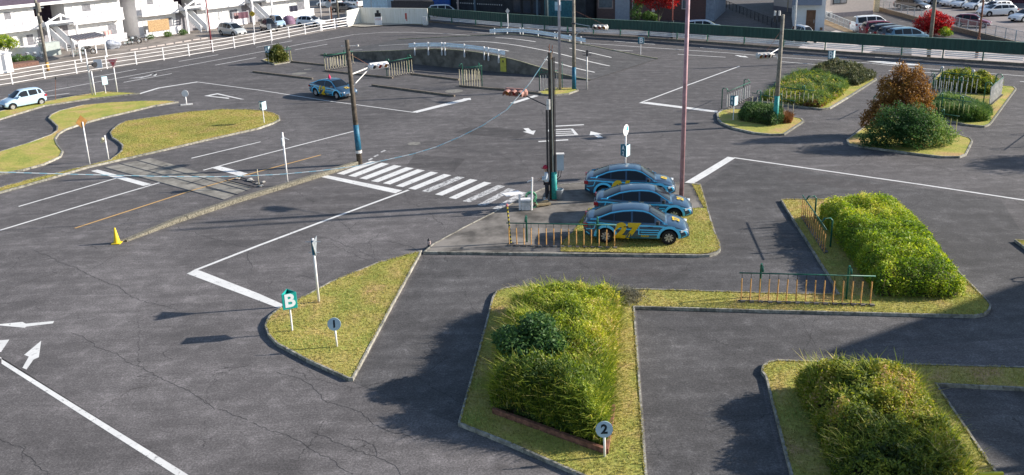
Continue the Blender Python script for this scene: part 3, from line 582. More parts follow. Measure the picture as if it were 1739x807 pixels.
def bed(name, label, cat, px, H, m, n, size, seed, hbump=None, soft=.35, nb=0, bh=.4, mb_=None, tintf=None, group=None, side=.45, rough=.35, bladeedge=False, corem=None, lump=.16):
    poly = PS(px); t = thing(name, label, cat, (0, 0, 0), 0, group); cx_, cy_ = np.mean(poly, 0); t.location = (cx_, cy_, 0)
    hf0 = hfun(poly, H, seed, soft, rough, lump); hf = (lambda X, Y: hf0(X, Y)*(1+(hbump(X, Y) if hbump else 0)))
    X, Y = sample(poly, n); h = hf(X, Y); d = edged(poly, X, Y)
    u = rng.uniform(0, 1, len(X)); Z = h*np.where(u < 1-side, rng.uniform(.86, 1.06, len(X)), rng.uniform(.25, 1, len(X)))
    nsd = int(n*.35); P = np.array(poly); seg = rng.integers(0, len(P), nsd*4); tt = rng.uniform(0, 1, nsd*4); a = P[seg-1]; b = P[seg]; L = np.linalg.norm(b-a, axis=1); keep = rng.uniform(0, L.max(), nsd*4) < L
    q = (a+(b-a)*tt[:, None])[keep][:nsd]; cen = P.mean(0); dirv = (cen-q); dirv /= np.linalg.norm(dirv, axis=1)[:, None]; q = q+dirv*rng.uniform(-.08, .25, len(q))[:, None]
    hq = hf(q[:, 0], q[:, 1]); hh_ = H*.8; zq = rng.uniform(.05, 1, len(q))*np.maximum(hq, hh_*.75)
    X = np.concatenate([X, q[:, 0]]); Y = np.concatenate([Y, q[:, 1]]); Z = np.concatenate([Z, zq])+.1
    gp = (vnoise(X, Y+Z, 2.9, seed+31) > .17) | (rng.uniform(0, 1, len(X)) < .25); X, Y, Z = X[gp], Y[gp], Z[gp]
    Pp = np.stack([X-cx_, Y-cy_, Z], 1); Pp += rng.normal(0, .035, Pp.shape)
    tn = np.clip(.08+.55*vnoise(X, Y, 1.1, seed+5)+.45*vnoise(X, Y, 3.4, seed+6)-.1+rng.normal(0, .15, len(X)), 0, 1)
    if tintf: tn = np.clip(tn+tintf(X, Y), 0, 1)
    bg = vnoise(X, Y, 1.6, seed+17) > .62; p1 = leaves(Pp[~bg], size, tn[~bg]); p2 = leaves(Pp[bg][::2], size*1.55, np.clip(tn[bg][::2]-.12, 0, 1), .35, .42); V, F, T = cat3([p1, p2]); npmesh('foliage', V, F, m, t, T)
    o = core('dark_core', poly, hf, corem or M_SOIL, t); o.data.transform(Matrix.Translation((-cx_, -cy_, 0)))  # dark inner core stops see-through and stands in for shade between leaves
    if nb:
        X, Y = sample(poly, nb*3); d = edged(poly, X, Y); w_ = np.maximum(np.exp(-d/.6), vnoise(X, Y, 1.9, seed+9)**4) if bladeedge else vnoise(X, Y, 1.7, seed+9)**3; k = rng.uniform(0, 1, len(X)) < w_; X = X[k][:nb]; Y = Y[k][:nb]
        h = hf(X, Y); Pb = np.stack([X-cx_, Y-cy_, h*rng.uniform(.35, .85, len(X))], 1); tn = np.clip(.3+.5*vnoise(X, Y, 1.1, seed+7)+rng.normal(0, .2, len(X)), 0, 1)
        V, F, T = blades(Pb, bh, .022*(bh/.4)**.5, tn, 1.0); npmesh('grass_blades', V, F, mb_ or M_TALLG, t, T)
    return t, hf
g1 = np.array(G(930, 600, 1.3)[:2]); g1b = np.array(G(895, 640, 1.6)[:2])
bumpA = lambda X, Y: .62*np.exp(-((X-g1b[0])**2+(Y-g1b[1]-.2)**2)/1.1)
bed('overgrown_hedge', 'overgrown yellow-green hedge bed with a dark leafy shrub, behind the round 2 sign', 'hedge', [(836, 700), (930, 735), (1026, 768), (1040, 650), (1050, 532), (960, 524), (878, 530), (855, 610)], 1.18, M_HEDGE, 60000, .085, 11, bumpA, .32, 22000, .5, None,
    lambda X, Y: -.55*np.exp(-((X-g1b[0])**2+(Y-g1b[1]-.1)**2)/.9)+.16*np.clip((Y-24)/4, -1, 1)+.35*np.clip((X-2.1)/1.2, -.3, 1), bladeedge=True, lump=.30)
# dark shrub rising out of the first bed
shp = G(900, 660); sh = thing('leafy_shrub', 'dark green broad-leaved shrub rising from the middle of the overgrown hedge', 'shrub', (shp[0]+.1, shp[1]+.3, .1))
Pl = []
for (x, y, z, r) in ((-.5, -.1, 1.35, .5), (.15, .2, 1.75, .5), (.5, -.3, 1.35, .45), (-.2, -.6, 1.15, .45), (-.75, .45, 1.25, .4), (.3, .75, 1.35, .4), (.0, .0, 1.0, .7), (.85, .3, 1.2, .3)):
    q = rng.normal(size=(1500, 3)); q /= np.linalg.norm(q, axis=1)[:, None]; Pl.append(q*(rng.uniform(.3, 1.15, 1500)*r)[:, None]*np.array([1.1, 1.1, .75])+np.array([x, y, z]))
Pq = np.concatenate(Pl); V, F, T = leaves(Pq, .13, np.clip(.02+.45*vnoise(Pq[:, 0], Pq[:, 1]+Pq[:, 2], 2.5, 8)+rng.normal(0, .2, len(Pq)), 0, 1)); npmesh('foliage', V, F, M_BUSH, sh, T)
mb = MB()
for k in range(6): a = k*1.05; mb.tube([(0, 0, 0), (.2*math.cos(a), .2*math.sin(a), .6), (.5*math.cos(a), .5*math.sin(a), 1.3)], [.03, .022, .01], 6)
mb.build('branch', M_WOODP, sh)
bed('overgrown_hedge', 'bright yellow-green hedge bed beside the orange-poled gate on the right', 'hedge', [(1490, 508), (1600, 512), (1636, 508), (1600, 462), (1556, 402), (1520, 372), (1450, 370), (1392, 372), (1425, 420)], 1.12, M_HEDGE2, 52000, .085, 21, None, .20, 11000, .36, None,
    lambda X, Y: .14*np.clip((Y-30)/6, -.5, 1), side=.4, rough=.22, lump=.22)
bed('overgrown_hedge', 'mixed green and brown hedge bed in the bottom right corner', 'hedge', [(1352, 664), (1450, 666), (1540, 668), (1570, 712), (1616, 780), (1662, 872), (1440, 872), (1412, 807), (1385, 740)], 1.05, M_HEDGE3, 56000, .085, 31, None, .26, 9000, .5, None,
    lambda X, Y: .10*np.clip((Y-20.5)/2, -1, 1)+.1, rough=.5, lump=.34)
# timber edging of the first bed
te = thing('bed_edging', 'red-brown timber edging along the front of the overgrown hedge', 'edging', G(838, 706)); o = Vector(te.location); a = GV(838, 706); b = GV(1030, 776); c = GV(1042, 700)
mb = MB(); d = b-a; mb.box(((d.x)/2, d.y/2, .16), (d.length, .1, .2), math.atan2(d.y, d.x)); mb.build('front_board', M_RUSTB, te)
d = c-b; q = (b+c)/2-a; MB().box((q.x, q.y, .155), (d.length, .1, .19), math.atan2(d.y, d.x)).build('side_board', M_RUSTB, te)
rk = thing('rock', 'grey stone half hidden in the grass at the front of the hedge', 'rock', G(955, 728)); 
def rockmesh(name, r, sc, m, parent, seed=1):
    bm = bmesh.new(); bmesh.ops.create_icosphere(bm, subdivisions=3, radius=r)
    for v in bm.verts:
        p = v.co; k = 1+.18*math.sin(p.x*9/r*.4+seed)+.14*math.sin(p.y*11/r*.4+seed*2)+.1*math.sin(p.z*14/r*.4); v.co = Vector((p.x*sc[0]*k, p.y*sc[1]*k, p.z*sc[2]*k))
    me = bpy.data.meshes.new(name); bm.to_mesh(me); bm.free(); me.materials.append(m); o = bpy.data.objects.new(name, me); C.objects.link(o)
    if parent: o.parent = parent
    return o
ro = rockmesh('stone', .28, (1.1, .8, .8), mat('rock', (.20, .21, .20), .9, var=.4, scale=5, bump=.5), rk); ro.location.z = .15
# cut grass pile
cp_ = thing('cuttings_pile', 'grey pile of dry cuttings at the corner of the first hedge', 'pile', G(1060, 508))
X = rng.normal(0, .28, 2600); Y = rng.normal(0, .28, 2600); Z = .1+.26*np.exp(-(X**2+Y**2)/.12)*rng.uniform(.2, 1, 2600); V, F, T = blades(np.stack([X, Y, Z], 1), .12, .02, rng.uniform(0, 1, 2600), 2.)
npmesh('stalks', V, F, foliage('dry_cuttings', [(0, (.08, .075, .04)), (.6, (.24, .22, .14)), (1, (.36, .33, .24))], .1), cp_, T)
# back planting
bed('planting', 'bright green shrub bed behind the cream pole fence', 'shrub bed', [(1292, 172), (1392, 186), (1425, 168), (1440, 150), (1400, 130), (1350, 130), (1310, 158)], 0.45, M_HEDGE3, 11000, .14, 41, None, .6, 14000, .5, M_BUSH, lambda X, Y: .2, rough=.8, lump=.45, corem=M_SOIL)
bed('planting', 'olive low shrub bed at the back of the long island', 'shrub bed', [(1376, 128), (1420, 140), (1455, 148), (1486, 134), (1460, 124), (1400, 119)], 0.8, M_GREY, 14000, .15, 42, None, .5, 5000, .5, M_GREY, rough=1.0, lump=.4)
bed('clipped_hedge', 'low clipped green hedge at the foot of the leaning lamp signal pole', 'hedge', [(1254, 207), (1312, 217), (1330, 212), (1328, 198), (1262, 193)], .85, M_DARKLEAF, 12000, .11, 43, None, .18, 0, rough=.2, tintf=lambda X, Y: .1)
bed('dry_weeds', 'rusty dry weeds beside the clipped hedge', 'weeds', [(1322, 212), (1342, 212), (1346, 204), (1330, 200)], .55, M_RUST, 2500, .12, 44, None, .3, 1500, .4, M_RUST)
bed('dry_weeds', 'rusty dry weeds at the corner of the long island', 'weeds', [(1365, 183), (1394, 185), (1402, 180), (1372, 178)], .4, M_RUST, 2000, .12, 45, None, .3, 1000, .3, M_RUST)
bed('planting', 'feathery green bush inside the far right island', 'shrub bed', [(1578, 196), (1640, 210), (1678, 208), (1682, 196), (1640, 180), (1600, 172), (1580, 178)], 0.8, M_BUSH, 14000, .15, 46, None, .5, 12000, .5, M_BUSH, lambda X, Y: .1)
bed('planting', 'yellow-green shrub row at the back of the far right island', 'shrub bed', [(1590, 148), (1640, 160), (1690, 163), (1700, 150), (1660, 140), (1605, 136)], 0.85, M_HEDGE3, 14000, .16, 47, None, .4, 4000, .5, rough=.8, lump=.4)

def tree(name, label, cat, base, blobs, leafm, n, size, trunk=.1, h0=0, limbs=5, tintf=None, group=None, trunkm=None, up=.3):
    t = thing(name, label, cat, base, 0, group); tot = sum(b[3]**3 for b in blobs); parts = []
    mb = MB(); top = max(b[2] for b in blobs); mb.tube([(0, 0, 0), (.04, .02, top*.3), (-.05, .03, top*.6), (.02, 0, top*.95)], [trunk, trunk*.8, trunk*.5, trunk*.2], 8); mb.build('trunk', trunkm or M_WOODP, t)
    lb = MB()
    for i, b in enumerate(blobs): lb.tube([(0, 0, max(.1, b[2]*.35)), (b[0]*.4, b[1]*.4, b[2]*.65), (b[0]*.95, b[1]*.95, b[2])], [trunk*.5, trunk*.32, trunk*.1], 6)
    lb.build('limb', trunkm or M_WOODP, t)
    for i, (x, y, z, r, sq) in enumerate(blobs):
        k = int(n*r**3/tot); p = rng.normal(size=(k, 3)); p /= np.linalg.norm(p, axis=1)[:, None]; nz = .6+.75*vnoise(p[:, 0]*2+p[:, 2]*3+i*7, p[:, 1]*2-p[:, 2], 1.9, i+3)
        p *= (rng.uniform(.25, 1, k)**.45*r*nz)[:, None]; p[:, 2] *= sq; p += np.array([x, y, z]); p = p[p[:, 2] > .05]
        tn = np.clip(.25+.5*vnoise(p[:, 0]*1.7, p[:, 1]+p[:, 2], 1.3, i)+rng.normal(0, .16, len(p)), 0, 1)
        if tintf: tn = np.clip(tn+tintf(p), 0, 1)
        parts.append(leaves(p, size, tn, up))
    V, F, T = cat3(parts); npmesh('crown', V, F, leafm, t, T); return t
tb = G(1535, 246)
tree('autumn_tree', 'orange-brown autumn tree rising behind the dark green bush', 'tree', G(1528, 228), [(-.9, 0, 2.7, .75, 1.2), (-.1, .2, 3.4, .75, 1.3), (.7, 0, 3.1, .75, 1.3), (-.35, -.1, 4.1, .42, 1.5), (.75, 0, 3.9, .38, 1.5), (-1.2, .1, 3.3, .4, 1.2), (0, 0, 2.3, 1.0, 1), (1.25, 0, 2.4, .65, 1.2), (1.5, 0, 1.7, .55, 1), (-1.3, 0, 1.7, .8, 1), (-1.9, 0, 1.0, .7, 1)], M_ORANGE, 17000, .14, .12)
tree('evergreen_bush', 'wide dark green bush under the orange autumn tree', 'bush', G(1538, 250), [(-1.4, 0, .9, 1.0, .9), (-.5, .2, 1.5, 1.2, .9), (.5, .1, 1.5, 1.15, .9), (1.3, -.2, 1.1, 1.0, .95), (2.2, -.1, .7, .75, .9), (-2.2, .1, .45, .6, .8), (.1, -.4, .9, 1.1, .8)], M_BUSH, 24000, .12, .08, tintf=lambda p: .55*np.clip((p[:, 0]-.3)/1.4, 0, 1)-.38)
tree('round_shrub', 'round yellow-green shrub behind the short lime pole fence at the left', 'shrub', G(472, 107), [(0, 0, .9, .85, 1.), (-.7, .2, .7, .6, 1), (.6, 0, .6, .6, 1), (.1, 0, 1.5, .5, 1)], foliage('olive_yellow_leaves', [(0, (.03, .05, .01)), (.5, (.11, .13, .025)), (1, (.24, .21, .05))], .3), 6000, .15, .08)
tree('maple_tree', 'red maple tree in front of the brick building', 'tree', G(1118, 46), [(-2.0, 0, 4.2, 1.6, .9), (0, 0, 4.9, 2.0, .9), (2.0, 0, 4.4, 1.6, .9), (-.5, 0, 3.1, 1.2, .8), (1.4, 0, 3.0, 1.1, .7), (0, 0, 6.5, 2.0, .9)], M_RED, 9000, .26, .14)
tree('maple_bush', 'bright red maple beside the row of parked vans', 'tree', G(1580, 60), [(-1.0, 0, 1.2, .95, .9), (.2, 0, 1.8, 1.1, .9), (1.3, 0, 1.3, 1.0, .9), (.3, 0, .9, 1.1, .8)], M_RED, 6000, .22, .1)
tree('leafy_plant', 'yellow-green plant at the foot of the red maple by the vans', 'plant', G(1603, 62), [(0, 0, .5, .6, .8), (.6, 0, .35, .4, .8)], M_HEDGE2, 900, .16, .04)
tree('climbing_plant', 'green leafy climber beside the pink brick column', 'plant', G(1080, 45), [(0, 0, 1.6, .7, 1.6), (.3, 0, 3.3, .8, 1.4), (1.5, 0, 1.3, .8, .7), (2.5, 0, 1.1, .6, .7)], M_BUSH, 3000, .22, .05)
tree('garden_shrub', 'bright green garden shrub at the left edge behind the fence', 'shrub', G(10, 100), [(0, 0, 1.9, 1.0, .8), (1.0, 0, 1.7, .7, .8), (-1, 0, 1.8, .9, .8)], M_HEDGE2, 3500, .2, .08)
tree('garden_shrub', 'low dark green shrub in the brick planter at the left', 'shrub', G(32, 110), [(0, 0, .5, .7, .8), (.9, .5, .5, .6, .8), (-.9, -.5, .5, .6, .8)], M_BUSH, 2500, .16, .05)
tree('garden_plants', 'small green planting strip below the bamboo screen', 'plants', G(285, 63), [(-1.5, -1.8, .3, .5, .7), (0, 0, .35, .6, .7), (1.4, 1.6, .35, .6, .7)], M_BUSH, 2200, .14, .04)
tree('street_tree', 'tree standing off to the right that shades the course', 'tree', (36.5, 45.5, 0), [(0, 0, 3.6, 1.6, .8), (-1.2, .4, 3.0, 1.1, .8), (1.0, -.6, 3.2, 1.2, .8)], M_DARKLEAF, 5000, .2, .16)

# ================= POLES AND SIGNALS =================
def z_at(base, px): return hz(base[0], base[1], px[0], px[1])
def signal_head(t, a, b, hm, facing, nlamp=3, name='signal_head'):      # head from a to b (local), hoods towards facing
    a = Vector(a); b = Vector(b); d = b-a; L = d.length; rz = math.atan2(d.y, d.x); c = (a+b)/2
    hd = MB(); n = 10; vs = []                 # rounded long housing
    R = Matrix.Rotation(rz, 3, 'Z'); pr = []
    for i in range(n): g = 2*math.pi*i/n; pr.append((.19*math.cos(g), .21*math.sin(g)))
    for x, k in ((-L/2-.08, .5), (-L/2, 1), (L/2, 1), (L/2+.08, .5)):
        for y, z in pr: vs.append(c+R @ Vector((x, y*k, z*k)))
    hd.add(vs, [(i*n+j, i*n+(j+1) % n, (i+1)*n+(j+1) % n, (i+1)*n+j) for i in range(3) for j in range(n)]+[tuple(range(n))[::-1], tuple(3*n+j for j in range(n))])
    h = hd.build(name, hm, t)
    sg = facing
    for k in range(nlamp):
        x = (-.5+(k+.5)/nlamp)*L; p = c+R @ Vector((x, sg*.17, 0)); q = c+R @ Vector((x, sg*.44, -.06)); m = MB(); v = []
        for pp, r in ((p, .18), (q, .185)):
            for j in range(13): g = math.pi*(-.15+1.3*j/12); v.append(pp+R @ Vector((r*math.cos(g), 0, r*math.sin(g))))
        m.add(v, [(j, j+1, 13+j+1, 13+j) for j in range(12)]); m.build('lamp_hood', hm, h)
        l = MB().cyl(p-R @ Vector((0, 0, 0)), p+R @ Vector((0, sg*.03, 0)), .13, n=12); l.build('lens', [M_DARK, mat('red_lens', (.25, .02, .02), .3), mat('amber_lens', (.3, .13, .02), .3)][k % 3], h)
def pole_thing(name, label, cat, bpx, r0, r1, top, m, lean=None, group=None, wrap=None, n=12):
    base = G(*bpx); t = thing(name, label, cat, base, 0, group); tp = lean or (0, 0)
    MB().cyl((0, 0, 0), (tp[0], tp[1], top), r0, r1, n).build('pole', m, t, smooth=True)
    if wrap: MB().cyl((0, 0, wrap[0]), (tp[0]*wrap[1]/top, tp[1]*wrap[1]/top, wrap[1]), r0*1.04, r0*1.0, n).build('wrap', wrap[2], t, smooth=True)
    return t, Vector(base)
def loc(bv, px, z): return GV(px[0], px[1], z)-bv
# left signal
t, b = pole_thing('signal_pole', 'weathered signal pole with blue-green wrap at the left end of the crosswalk', 'signal', (611, 279), .165, .12, 7.35, M_WOODP, (-.18, .1), wrap=(.9, 2.4, M_NAVYW))
z = 5.35; a0 = Vector((-.13, .05, z)); a1 = loc(b, (628, 114), z+.15); a2 = loc(b, (657, 109), z+.2)
MB().tube([a0, a1, a1+(a2-a1)*.3], .045).tube([a0-Vector((0, 0, .75)), a0-Vector((-.25, 0, .5)), a1+Vector((0, 0, -.05))], .03).build('arm', M_WPD, t)
signal_head(t, a1, a2, M_WP, -1); MB().cyl(Vector((-.17, .08, 6.6)), a1+Vector((0, 0, .1)), .012, n=5).build('stay_wire', M_RUSTB, t)
MB().cyl((-.5, .1, 7.0), (.4, .1, 7.0), .025, n=6).lathe([(.0, -.06), (.06, -.03), (.06, .05), (0, .08)], (.42, .1, 7.0), 8).lathe([(0, -.05), (.05, 0), (0, .06)], (-.5, .1, 7.0), 8).build('insulator', M_WPD, t)
MB().cyl((0, 0, .7), (0, 0, .86), .19, n=12).build('band', M_WPD, t)
# central pole
t, b = pole_thing('utility_pole', 'brown pole with cables, a grey cabinet and a teal wrapped foot, amid the course', 'utility pole', (938, 341), .135, .105, 7.5, M_WOODP)
mb = MB()
for k, (x, y, r) in enumerate(((-.19, -.06, .03), (-.24, 0, .02), (.13, -.15, .035), (.2, -.05, .02), (-.1, -.17, .022))): mb.tube([(x, y, .4), (x, y, 4.7 if k < 2 else 7.3)], r, 6)
mb.build('conduit', M_DARK, t); MB().tube([(.05, -.175, .2), (.05, -.165, 7.2)], .035, 6).build('conduit', mat('pale_conduit', (.36, .35, .30), .6), t)
MB().cyl((.10, -.13, .12), (.10, -.13, 1.55), .14, n=14).build('wrap', M_TEAL, t, smooth=True)
MB().cyl((.10, -.13, .0), (.10, -.13, .14), .15, n=14).build('foot', M_RUSTB, t)
cb = MB().box((.42, -.1, 2.05), (.34, .24, .82)); c_ = cb.build('cabinet', mat('cabinet_grey', (.42, .47, .52), .5, var=.05), t); MB().box((.42, -.1, 2.48), (.40, .30, .03)).build('lid', M_WPD, c_); MB().tube([(.35, -.1, 1.66), (.32, -.12, 1.35), (.12, -.14, 1.2)], .02, 5).tube([(.48, -.1, 1.66), (.42, -.14, 1.3), (.1, -.16, 1.05)], .02, 5).build('cable', M_DARK, t)
MB().box((.18, -.1, 1.3), (.12, .1, .22)).box((.22, -.1, .98), (.1, .1, .14)).build('meter_box', M_DARK, t)
z = 4.85; a1 = loc(b, (893, 163), z+.35); a2 = loc(b, (860, 154), z+.55)
MB().tube([(-.1, 0, z), a1*.55+Vector((-.05, 0, z*.45)), a1], .03).build('arm', M_DARK, t); signal_head(t, a1+Vector((0, .0, .1)), a2, M_SIGR, 1)
MB().box(((a1+a2)/2+Vector((0, -.05, .02))), ((a2-a1).length*.9, .3, .1), math.atan2((a2-a1).y, (a2-a1).x)).build('signal_back', M_SIG, t)
MB().lathe([(.0, 4.75), (.10, 4.76), (.10, 5.25), (0, 5.28)], (-.12, -.15, 0), 12).build('junction_can', M_WPD, t)
MB().tube([(-.05, -.1, 7.5), (-.02, 0, 7.9)], .02, 5).tube([(.08, 0, 7.4), (.12, 0, 7.85)], .02, 5).tube([(-.12, 0, 7.2), (.14, 0, 7.5), (-.1, 0, 7.8)], .015, 5).build('bracket', M_RUSTB, t)
# twisted cable hanging from it
p0 = Vector((2.02, 41, 8.05)); mb = MB(); path = []
L0 = Vector((p0.x, p0.y)); L1 = Vector(G(-240, 300, 3.0)[:2])
for px_, py_ in ((938, 84), (900, 141), (860, 187), (820, 213), (780, 233), (740, 250), (700, 262), (650, 273), (600, 283), (540, 290.5), (480, 296), (420, 299), (350, 300.5), (280, 300), (200, 298), (100, 295.5), (0, 292.5), (-60, 290)):
    s, z = onplane(px_, py_, (p0.x, p0.y), (L1.x-p0.x, L1.y-p0.y)); dd = (L1-L0).normalized(); path.append((p0.x+dd.x*s, p0.y+dd.y*s, z))
cbm = mb.tube(path, .02, 6); cable_z = path
m_ = bpy.data.materials.new('twisted_cable'); m_.use_nodes = True; nt = m_.node_tree; wv = N(nt, 'ShaderNodeTexWave'); wv.inputs['Scale'].default_value = .45; tc = N(nt, 'ShaderNodeTexCoord'); nt.links.new(tc.outputs['Object'], wv.inputs[0])
nt.links.new(ramp(nt, wv.outputs[0], [(.4, (.34, .62, .72)), (.6, (.78, .82, .82))]), nt.nodes['Principled BSDF'].inputs[0])
tag(cbm.build('hanging_cable', m_), 'thin pale blue and white twisted cable sagging from the central pole to the left edge', 'cable')
# back signal
t, b = pole_thing('signal_pole', 'brown signal pole with teal foot beside the silver pole at the back', 'signal', (975, 153), .17, .12, 7.4, M_CPOLE, (.02, 0), wrap=(.05, 1.9, M_NAVYW))
z = 5.0; a1 = loc(b, (1008, 46), z+.35); a2 = loc(b, (1031, 46.5), z+.35); MB().tube([(0, 0, z+.45), (a1.x*.8, a1.y, z+.42)], .025).tube([(.05, 0, z-.7), (a1.x*.25, 0, z-.35), (a1.x*.8, a1.y, z+.3)], .035).build('arm', M_STEEL, t)
signal_head(t, a1, a2, M_SIG, -1); MB().cyl((0, 0, 6.5), a2+Vector((-.2, 0, .2)), .012, n=5).build('stay_wire', M_RUSTB, t); MB().cyl((0, 0, 5.4), (0, 0, 5.5), .2, n=10).build('band', M_DARK, t)
# right signal
t, b = pole_thing('signal_pole', 'signal pole with teal foot standing in the clipped hedge on the right', 'signal', (1316, 213), .165, .11, 7.3, M_CPOLE, (.1, 0), wrap=(.05, 2.0, M_TEAL))
z = 5.05; a0 = Vector((0, 0, z)); a1 = loc(b, (1307, 92), z-.15); a2 = loc(b, (1286, 97), z-.3); MB().tube([a0+Vector((0, 0, .1)), a1], .035).tube([a0-Vector((0, 0, .7)), a0-Vector((.25, 0, .3)), a1+Vector((.1, 0, 0))], .03).build('arm', M_WP, t)
signal_head(t, a1, a2, M_SIG, 1); MB().cyl((0.05, 0, 6.3), a1+Vector((-.2, 0, .2)), .012, n=5).build('stay_wire', M_RUSTB, t)
for dx in (-.42, -.13): MB().cyl((dx, 0, 6.85), (dx, 0, 7.25), .07, n=8).build('loudspeaker', M_DARK, t); MB().cyl((dx, 0, 7.25), (dx, 0, 7.55), .075, n=8).build('loudspeaker_cap', M_WPD, t)
# tall plain poles
pole_thing('tall_pole', 'tall faded pink pole standing beside the parked training cars', 'pole', (1157, 336), .115, .095, 10.9, M_PINK, (.05, 0))
pole_thing('tall_pole', 'tall silver pole beside the back signal', 'pole', (951, 154), .115, .10, 9.6, M_SILV)
t, b = pole_thing('red_pole', 'thin dark red pole standing in the white fence', 'pole', (360.5, 87), .09, .07, 9, mat('dark_red_paint', (.26, .06, .07), .6, var=.2))
t, b = pole_thing('red_pole', 'thin rust-red pole standing before the green fence at the right', 'pole', (1658, 99), .09, .07, 9, M_RUSTB)
MB().cyl((0, 0, 0), (0, 0, 1.9), .14, n=10).build('foot', M_RUSTB, t)
t, b = pole_thing('red_pole', 'thin rust-red pole standing before the red maple tree', 'pole', (1141, 68), .07, .06, 9, mat('rust_red_paint', (.30, .10, .08), .6, var=.2))
MB().cyl((0, 0, 0), (0, 0, 2.2), .17, n=10).build('foot', M_DARK, t)
t, b = pole_thing('utility_pole', 'concrete utility pole with transformer gear in front of the apartments', 'utility pole', (82, 121), .15, .12, 9, M_CPOLE, wrap=(.1, .9, mat('orange_wrap', (.50, .28, .08), .6, var=.2)))
MB().cyl((.2, -.1, 4.9), (.2, -.1, 5.6), .16, n=10).cyl((.2, -.1, 6.0), (.2, -.1, 6.9), .22, n=10).build('transformer', M_CPOLE, t); MB().box((0, 0, 6.4), (1.2, .08, .08), .6).build('cross_arm', M_STEEL, t)
pole_thing('utility_pole', 'tan utility pole standing at the end of the white fence', 'utility pole', (576, 47), .13, .12, 9, M_CPOLE)
pole_thing('utility_pole', 'rust brown pole near the end of the white fence', 'utility pole', (563, 38), .16, .12, 9, M_RUSTB)
pole_thing('utility_pole', 'grey utility pole beside the red maple and the vans', 'utility pole', (1577, 98), .17, .14, 10, M_CPOLE)
pole_thing('utility_pole', 'grey pole before the dark building', 'utility pole', (929, 50), .2, .18, 9, mat('dark_grey_pole', (.10, .13, .14), .7))
pole_thing('street_pole', 'pale thin pole behind the green fence near the white van', 'pole', (779, 40), .13, .11, 9, M_SILV)
pole_thing('street_pole', 'thin white pole beside the white house', 'pole', (1348, 75), .08, .08, 8, M_WPD)
pole_thing('yellow_post', 'short yellow post behind the right green fence', 'post', (1575, 93), .1, .1, 1.6, M_LIME)

# ================= GATES (rows of hanging poles) =================
def gate(a, b, h, n, m, label, posts=(.16, .84), back=1, ball=None, rail_ext=.0, top_dark=.22, r=.024, postm=None, group='rows of painted hanging poles'):
    A = GV(*a); B = GV(*b); d = B-A; L = d.length; rz = math.atan2(d.y, d.x); t = thing('pole_gate', label, 'pole fence', A, rz, group)
    gm = postm or M_GREEN; MB().cyl((-.1-rail_ext, 0, h), (L+.1+rail_ext, 0, h), .026, n=8).build('top_rail', gm, t, smooth=True)
    for i in range(n):
        x = L*i/(n-1); j = random.uniform(-.015, .015)
        p = MB().cyl((x+j, 0, .13), (x, 0, h-top_dark), r, n=7).build('hanging_pole', m, t)
        MB().cyl((x, 0, h-top_dark), (x, 0, h), .009, n=5).build('chain', M_BLACK, p)
    fb = MB()
    for i in range(n): fb.box((L*i/(n-1)+.05, -.1, .125), (.15, .12, .07))
    fb.bx(-.1, L+.1, -.025, .025, .09, .125); fb.build('foot_rail', M_CONC, t)
    for f in posts:
        x = L*f; k = back; q = MB().tube([(x, .42*k, 0), (x, .42*k, h+.12), (x, .34*k, h+.22), (x, .1*k, h+.22), (x, 0, h+.05)], .038, 8); po = q.build('post', gm, t, smooth=True)
        if ball: MB().lathe([(0, -.13), (.09, -.09), (.13, 0), (.09, .09), (0, .13)], (x, .35*k, h+.28), 10).build('ball', ball, po)
gate((865, 420), (1043, 424), 1.12, 15, M_ORNG, 'orange pole gate in front of the number 27 training car')
gate((1258, 515), (1477, 521.5), 1.2, 15, M_ORNG, 'orange pole gate on the strip between the two big hedges')
gate((1399, 433), (1361, 373), 1.15, 13, M_ORNG, 'orange pole gate running along the left side of the upper right hedge', back=-1)
gate((1234, 186), (1272, 168.5), 1.3, 11, M_WPD, 'white pole gate at the left end of the clipped hedge', posts=(0.02, .98), r=.03)
gate((1306, 174), (1379, 183), 1.25, 11, M_CREAM, 'cream pole gate in front of the green shrub bed', posts=(.1, .75))
gate((1277, 186), (1346, 200.5), 1.2, 9, M_CREAM, 'cream pole gate behind the clipped hedge', posts=(.1, .62))
gate((1491, 200), (1522, 184), 1.25, 8, M_CREAM, 'pole gate at the left of the orange tree', posts=(.03,))
gate((1579, 152), (1657, 162), 1.45, 11, M_WPD, 'white pole gate with a round ball post at the back of the right island', posts=(.18, .85), ball=M_WPD)
gate((1572, 159), (1639, 168.5), 1.35, 9, M_WPD, 'white pole gate in the middle of the right island', posts=(.1, .8))
gate((1680, 180.5), (1699, 164), 1.45, 11, M_WPD, 'closely set pale pole gate on the right side of the far right island', posts=(.03, .97), r=.05, top_dark=.05)
gate((1586, 199), (1642, 208.5), 1.4, 8, M_LIME, 'lime pole gate in front of the feathery bush', posts=(.1, .72))
gate((1583, 226), (1622, 232), 1.3, 5, M_LIME, 'lime pole gate behind the dark green bush', posts=(.3,))
gate((465, 109), (495, 105), 1.35, 8, M_LIME, 'short lime pole fence by the round shrub', posts=(.2, .9))
gate((553, 121), (592, 114), 1.45, 10, M_CREAM, 'cream pole gate at the left end of the practice bays', posts=(.1, .95))
gate((563, 115), (600, 109), 1.3, 8, M_CREAM, 'cream pole gate just behind the leftmost bay gate', posts=(.9,))
gate((662, 132.5), (700, 124.5), 1.5, 10, M_CREAM, 'cream pole gate near the left signal head', posts=(.02, .98))
gate((781, 147), (815, 150), 1.7, 9, M_CREAM, 'cream pole gate below the yellow board', posts=(.02, .98))
gate((792, 139), (818, 137), 1.3, 6, M_CREAM, 'cream pole gate behind the gate below the yellow board', posts=(.9,))
gate((918, 156.5), (946, 152.5), 1.6, 7, M_WPD, 'white pole gate beside the silver pole', posts=(.1,))
